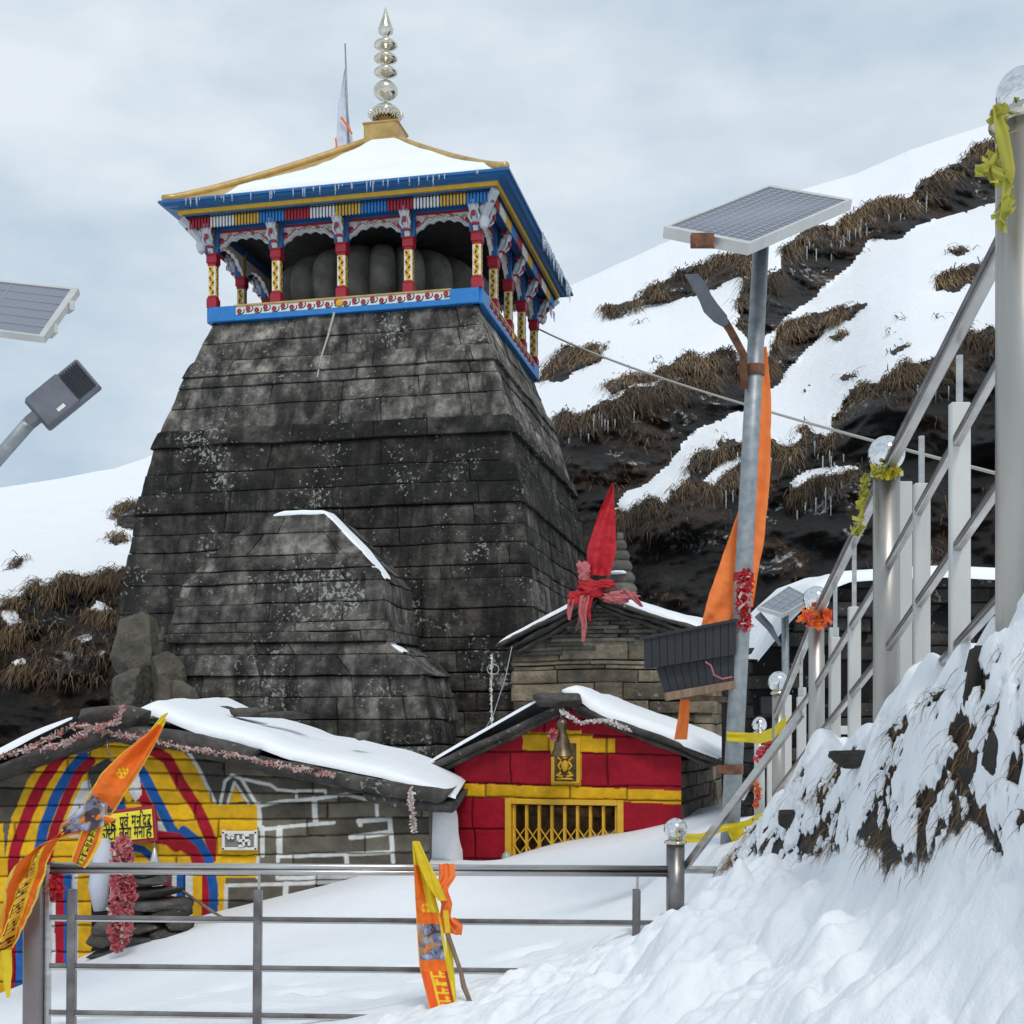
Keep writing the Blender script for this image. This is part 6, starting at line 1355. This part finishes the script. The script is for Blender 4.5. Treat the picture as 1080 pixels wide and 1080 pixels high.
def raill(p0, p1, name='handrail', w=.016, h=.036, mt='steel', caps=True, dbl=True):
    m = MB()
    if dbl: m.beam(p0, p1, w*1.6, h*.45, 0, .003); m.beam(np.array(p0)-[0, 0, h*.8], np.array(p1)-[0, 0, h*.8], w*1.6, h*.35, 0, .003); m.beam(np.array(p0)-[0, 0, h*.4], np.array(p1)-[0, 0, h*.4], w*.6, h*.7, 0, 0)
    else: m.beam(p0, p1, w, w*1.1, 0, .003)
    m.build(name, M[mt], rail)
RD = (2.3, 3.5, 4.8, 6.1)
def multirail(name, pp, w, h, dbl):
    P = [at(x, y, D) for (x, y), D in zip(pp, RD)]
    for p, q in zip(P[:-1], P[1:]):
        m = MB()
        if dbl: m.beam(p, q, w, h*.36, 0, .003); m.beam(p-[0, 0, h*.8], q-[0, 0, h*.8], w, h*.36, 1, .003); m.beam(p-[0, 0, h*.4], q-[0, 0, h*.4], w*.5, h*.6, 1, 0)
        else: m.beam(p, q, w, h*.55, 0, .002); m.beam(p-[0, 0, h*.55], q-[0, 0, h*.55], w*.9, h*.5, 1, .002)
        m.build(name, [M['dark_steel'], M['steel']], rail)
multirail('handrail', [(1066, 232), (935, 490), (861, 645), (818, 752)], .024, .036, True)
multirail('rail', [(1068, 356), (935, 598), (861, 722), (816, 784)], .018, .020, False)
multirail('rail', [(1070, 486), (935, 684), (861, 778), (816, 838)], .018, .020, False)
multirail('rail', [(1070, 612), (935, 762), (861, 832), (822, 862)], .018, .020, False)
m = MB(); m.beam(at(845, 752, 4.85), at(724, 913, 5.62), .022, .034, 0, .003); m.build('low_handrail', M['steel'], rail)
m = MB(); m.beam(at(868, 800, 4.7), at(770, 905, 5.7), .018, .02, 0, .003); m.build('rail', M['steel'], rail)
for (x_, D, y0, y1, w_) in ((1012, 2.72, 375, 425, .042), (972, 3.1, 460, 510, .038), (901, 4.05, 575, 640, .038), (881, 4.45, 615, 672, .034), (845, 5.3, 690, 735, .036)):
    g_ = at(x_, 0, D); zg = bz(g_[0], D)-.08; c = at(x_, y1, D); tp = at(x_, y0, D); m = MB(); m.tube([c, tp], .0075, 8, 0); m.beam(np.array([c[0], c[1], min(zg, c[2]-.3)]), c, w_, .022, 1, .003, up=(0, 1, 0)); m.build('baluster', [M['steel'], M['white_metal']], rail)
# posts on the far side of the steps
rail2 = thing('far_stair_railing', 'row of pale upright stair posts behind the nearer railing with a short level rail', 'railing', at(900, 850, 6.5))
for (x_, D, y0, y1, w_) in ((829, 7.0, 733, 885, .07), (846, 6.4, 725, 880, .045), (812, 7.4, 790, 880, .04), (866, 6.2, 690, 860, .035), (900, 6.4, 720, 850, .035)):
    m = MB(); m.beam(at(x_, y1, D), at(x_, y0, D), w_*.8, .03, 0, .003, up=(0, 1, 0)); m.build('post', M['white_metal'], rail2)
m = MB(); m.beam(at(880, 770, 7.5), at(925, 770, 7.5), .05, .05, 0, .003); m.build('level_rail', M['white_metal'], rail2)
m = MB(); m.beam(at(828, 748, 7.6), at(783, 842, 9.6), .03, .03, 0, .003); m.build('handrail', M['steel'], rail2)
for c_, D_ in (((801, 764), 8.4),): ball_post(rail2, at(*c_, D_), .05, at(c_[0], 860, D_), .035, 'white_metal')
# cloths tied on the railing
tinsel('yellow_rag', 'torn faded yellow cloth tied below the topmost ball of the railing', [at(1052, 110, 2.2), at(1058, 150, 2.2), at(1040, 182, 2.18), at(1062, 190, 2.2), at(1056, 240, 2.2)], [.012, .014, .016, .014, .004], 34, [M['old_yellow']], size=.016, cat='cloth')
V, C = cloth([at(1050, 112, 2.2), at(1058, 140, 2.18), at(1064, 180, 2.18), at(1054, 245, 2.2)], [(.006, .008), (.014, .010), (.009, .012), (.003, .003)], .012, 1.6, 40, 10, 21); m = MB(); m.grid(V.reshape(-1, 3), 40, 10); o = m.build('ribbon', M['old_yellow'], smooth=True); tag(o, 'long faded yellow strip hanging down from the topmost ball of the railing', 'ribbon'); frame_origin(o, at(1050, 112, 2.2))
V, C = cloth([at(1028, 180, 2.2), at(1044, 178, 2.18), at(1062, 186, 2.18)], [(.010, .010), (.016, .008), (.008, .008)], .012, 1.6, 24, 8, 23, wdir=(0, 0, 1)); m = MB(); m.grid(V.reshape(-1, 3), 24, 8); o = m.build('ribbon', M['old_yellow'], smooth=True); tag(o, 'short faded yellow flap sticking out left of the tallest railing post', 'ribbon'); frame_origin(o, at(1028, 180, 2.2))
tinsel('yellow_tinsel', 'yellow-green tinsel around the neck of the second ball on the railing', [at(922, 497, 3.45), at(935, 500, 3.43), at(946, 496, 3.45)], .014, 130, [M['old_yellow'], M['yellow_cloth']], size=.012, cat='tinsel')
tinsel('yellow_tinsel', 'dangling yellow-green tassel below the second ball of the railing', [at(914, 500, 3.5), at(909, 540, 3.5), at(903, 565, 3.5)], [.003, .016, .012], 60, [M['old_yellow']], size=.014, cat='tinsel')
tinsel('orange_tinsel', 'orange tinsel around the neck of the third ball on the railing', [at(850, 648, 4.75), at(861, 655, 4.72), at(872, 648, 4.75)], .026, 240, [M['orange_cloth'], TR], size=.018, cat='tinsel')
tinsel('orange_tassel', 'small orange tassel hanging on the low handrail by the lamp post', [at(798, 826, 5.2), at(800, 838, 5.2), at(797, 852, 5.2)], [.01, .012, .004], 60, [M['orange_cloth'], TR], size=.012, cat='tassel')
tinsel('red_rag', 'dull red rag on the far stair railing behind the lamp post', [at(806, 775, 7.5), at(812, 785, 7.5), at(800, 800, 7.5)], .03, 100, [M['tinsel_red'], M['pink_cloth']], size=.025, cat='cloth')

# ------------------------------------------------------------------ saffron flags
OR = (.80, .16, .012); YL = (.80, .62, .02); BK = (.05, .03, .01); GR = (.22, .25, .36); LB = (.38, .42, .55); DR = (.45, .05, .02)
def face_print(a_, b_):                              # blurred blue-grey, white and brown patches of the printed picture
    v = float(fbm(np.array([[a_, b_, 1.3]]), 1.6, 3, 66)[0]); w_ = float(fbm(np.array([[a_+9, b_, 4.1]]), 2.2, 3, 67)[0])
    if v > .14: return (.50, .53, .62)
    if v > .02: return (.30, .34, .48)
    if v > -.10: return (.16, .17, .26) if w_ < .05 else (.42, .24, .10)
    return (.06, .045, .05) if w_ < .12 else (.80, .20, .03)
def glyphs(x, y, sd_):                               # invented strokes standing for lettering too small to read
    c = math.floor(x); fx_ = x-c; r_ = random.Random(sd_*131+c); 
    if y > .86: return True
    if abs(fx_-.7) < .10: return True
    k = r_.random(); return (abs(y-(.2+.5*k)) < .10 and fx_ < .7) or (abs(fx_-.25-.2*k) < .08 and y < .2+.6*k)
sf = thing('saffron_flag', 'printed saffron flag twisted over the left end post of the fence', 'flag', at(60, 960, 5.15))
def c1(t, s):
    if t < .06: return YL
    if abs(s) < .05 or s > .95: return (.85, .45, .03)
    if .46 < t < .60 and (((t-.53)/.05)**2+((s-.5)/.18)**2 < 1) and abs(math.sin(t*170)+math.cos(s*28)) < .9: return YL
    if t > .80:
        return face_print(t*9, s*2.2)
    return OR
V, C = cloth([at(173, 757, 5.0), at(160, 776, 5.0), at(140, 800, 5.0), at(121, 828, 5.0), at(106, 858, 5.02), at(100, 870, 5.03)], [(.002, .012), (.02, .03), (.045, .052), (.07, .055), (.08, .035), (.065, .03)], .022, 1.6, 120, 40, 1, c1, wdir=(.78, 0, -.62))
m = MB(); m.grid(V.reshape(-1, 3), 120, 40, 0, C.reshape(-1, 3)); m.build('pennant', M['print_cloth'], sf, smooth=True)
m = MB(); m.tube([at(150, 783, 5.03), at(172, 756, 5.03), at(177, 752, 5.03)], [.006, .008, .003], 6); m.build('stick', M['yellow_cloth'], sf)
def c2(t, s):
    if s < .06 or s > .94: return (.85, .60, .10)
    if .30 < s < .36 or .62 < s < .68: return YL
    if .36 <= s <= .62: return BK if glyphs(t*40, (.62-s)/.26, 3) and .1 < (t*9) % 1 < .85 else (.86, .50, .05)
    return OR
V, C = cloth([at(112, 872, 5.03), at(88, 872, 5.02), at(62, 880, 5.0), at(42, 897, 4.98), at(28, 925, 5.0), at(18, 960, 5.05), at(4, 1000, 5.08), at(2, 1008, 5.08)], [(.03, .06), (.06, .09), (.09, .085), (.10, .10), (.10, .11), (.09, .11), (.07, .08), (.05, .06)], .05, 1.7, 260, 60, 4, c2, wdir=(.80, 0, .55))
m = MB(); m.grid(V.reshape(-1, 3), 260, 60, 0, C.reshape(-1, 3)); m.build('drape', M['print_cloth'], sf, smooth=True)
def c3(t, s):
    if s < .1 or s > .85: return (.85, .55, .06)
    if .4 < s < .7: return BK if glyphs(t*9, (.7-s)/.3, 5) else YL
    return OR
V, C = cloth([at(104, 864, 4.98), at(94, 882, 4.96), at(85, 905, 5.0), at(82, 912, 5.02)], [(.03, .03), (.04, .05), (.035, .04), (.03, .03)], .012, 1, 80, 40, 6, c3, wdir=(.85, 0, -.5)); m = MB(); m.grid(V.reshape(-1, 3), 80, 40, 0, C.reshape(-1, 3)); m.build('strip', M['print_cloth'], sf, smooth=True)
def c4(t, s):
    return face_print(t*3, s*1.6+3)
V, C = cloth([at(66, 872, 4.97), at(86, 862, 4.95), at(98, 860, 4.94), at(110, 862, 4.95)], [(.035, .02), (.05, .045), (.06, .07), (.03, .05)], .018, 1.7, 50, 30, 9, c4, wdir=(.1, 0, 1)); m = MB(); m.grid(V.reshape(-1, 3), 50, 30, 0, C.reshape(-1, 3)); m.build('twisted_print', M['print_cloth'], sf, smooth=True)
V, C = cloth([at(5, 1002, 5.06), at(6, 1025, 5.06), at(8, 1052, 5.06)], [(.03, .03), (.015, .025), (.004, .01)], .01, 1, 20, 8, 9); m = MB(); m.grid(V.reshape(-1, 3), 20, 8); m.build('fringe_end', M['yellow_cloth'], sf, smooth=True)

ff = thing('saffron_flag', 'saffron and yellow printed flag propped upright against the middle of the fence', 'flag', at(468, 1080, 4.95))
def c5(t, s):
    if s < .05 or s > .9: return YL if s > .9 else (.75, .30, .02)
    if t < .12: return YL
    if t < .42 and s > .62-.9*(.42-t)+.0: return YL if t < .36 else OR
    if .22 < t < .42:
        return YL if (((t-.34)/.03)**2+((s-.45)/.16)**2 < 1 and math.sin(t*200)+math.cos(s*22) > .1) else OR
    if .42 <= t < .60:
        return face_print(t*14, s*1.8+7)
    if t > .66:
        if .32 < s < .82 and glyphs((t-.66)*22, (.82-s)/.5, 8) and t < .93: return YL
        return DR if s > .8 else (.82, .10, .015)
    return OR
V, C = cloth([at(438, 888, 5.2), at(445, 925, 5.2), at(452, 975, 5.18), at(458, 1020, 5.12), at(466, 1060, 5.02), at(468, 1092, 4.96)], [(.012, .02), (.03, .035), (.05, .055), (.06, .06), (.05, .06), (.03, .045)], .026, 1.6, 200, 40, 2, c5)
m = MB(); m.grid(V.reshape(-1, 3), 200, 40, 0, C.reshape(-1, 3)); m.build('cloth', M['print_cloth'], ff, smooth=True)
V, C = cloth([at(437, 887, 5.17), at(446, 912, 5.15), at(458, 936, 5.13), at(466, 950, 5.13)], [(.008, .02), (.02, .03), (.02, .03), (.015, .02)], .014, 1.4, 40, 12, 3); m = MB(); m.grid(V.reshape(-1, 3), 40, 12); m.build('yellow_edge', M['yellow_cloth'], ff, smooth=True)
V, C = cloth([at(470, 960, 5.16), at(474, 1000, 5.14), at(478, 1062, 5.06)], [(.01, .01), (.012, .012), (.012, .015)], .01, 1.4, 40, 8, 3); m = MB(); m.grid(V.reshape(-1, 3), 40, 8); m.build('yellow_edge', M['yellow_cloth'], ff, smooth=True)
m = MB(); m.tube([at(472, 985, 5.15), at(486, 1025, 5.05), at(489, 1040, 5.02), at(498, 1062, 4.95)], [.010, .009, .011, .008], 8); m.build('stick', M['wood'], ff, smooth=True)
oc_ = thing('orange_scarf', 'crumpled orange scarf knotted over the fence rail beside the propped flag', 'cloth', at(470, 985, 5.2))
V, C = cloth([at(470, 911, 5.27), at(472, 925, 5.25), at(467, 938, 5.22), at(471, 952, 5.2), at(470, 966, 5.2), at(474, 985, 5.2)], [(.03, .035), (.035, .035), (.035, .02), (.02, .025), (.025, .02), (.03, .03)], .03, 1.8, 60, 16, 4); m = MB(); m.grid(V.reshape(-1, 3), 60, 16); m.build('scarf', M['orange_cloth'], oc_, smooth=True)
V, C = cloth([at(466, 934, 5.18), at(463, 942, 5.17), at(468, 950, 5.18)], [(.02, .02), (.03, .03), (.02, .02)], .025, 2, 24, 14, 6); m = MB(); m.grid(V.reshape(-1, 3), 24, 14); m.build('knot', M['orange_cloth'], oc_, smooth=True)
V, C = cloth([at(472, 968, 5.18), at(478, 976, 5.17), at(483, 986, 5.18)], [(.02, .03), (.03, .04), (.012, .015)], .025, 2, 24, 14, 8); m = MB(); m.grid(V.reshape(-1, 3), 24, 14); m.build('loose_end', M['orange_cloth'], oc_, smooth=True)
# snow heap between the house and the red shrine
m = MB(); 
n = 26; V = [np.array([-.86, 13.2, -1.45])+np.array([.34, .8, 1.05])*np.array([math.sin(t)*math.cos(p), math.sin(t)*math.sin(p), math.cos(t)]) for t in np.linspace(0, math.pi/1.6, n) for p in np.linspace(0, 2*math.pi, 40, endpoint=False)]
V = np.array(V); V += fbm(V, 2, 3, 6)[:, None]*.12; m.add(V, [(i*40+j, (i+1)*40+j, (i+1)*40+(j+1) % 40, i*40+(j+1) % 40) for i in range(n-1) for j in range(40)]); o = m.build('snow_drift', M['snow'], smooth=True); tag(o, kind='structure')
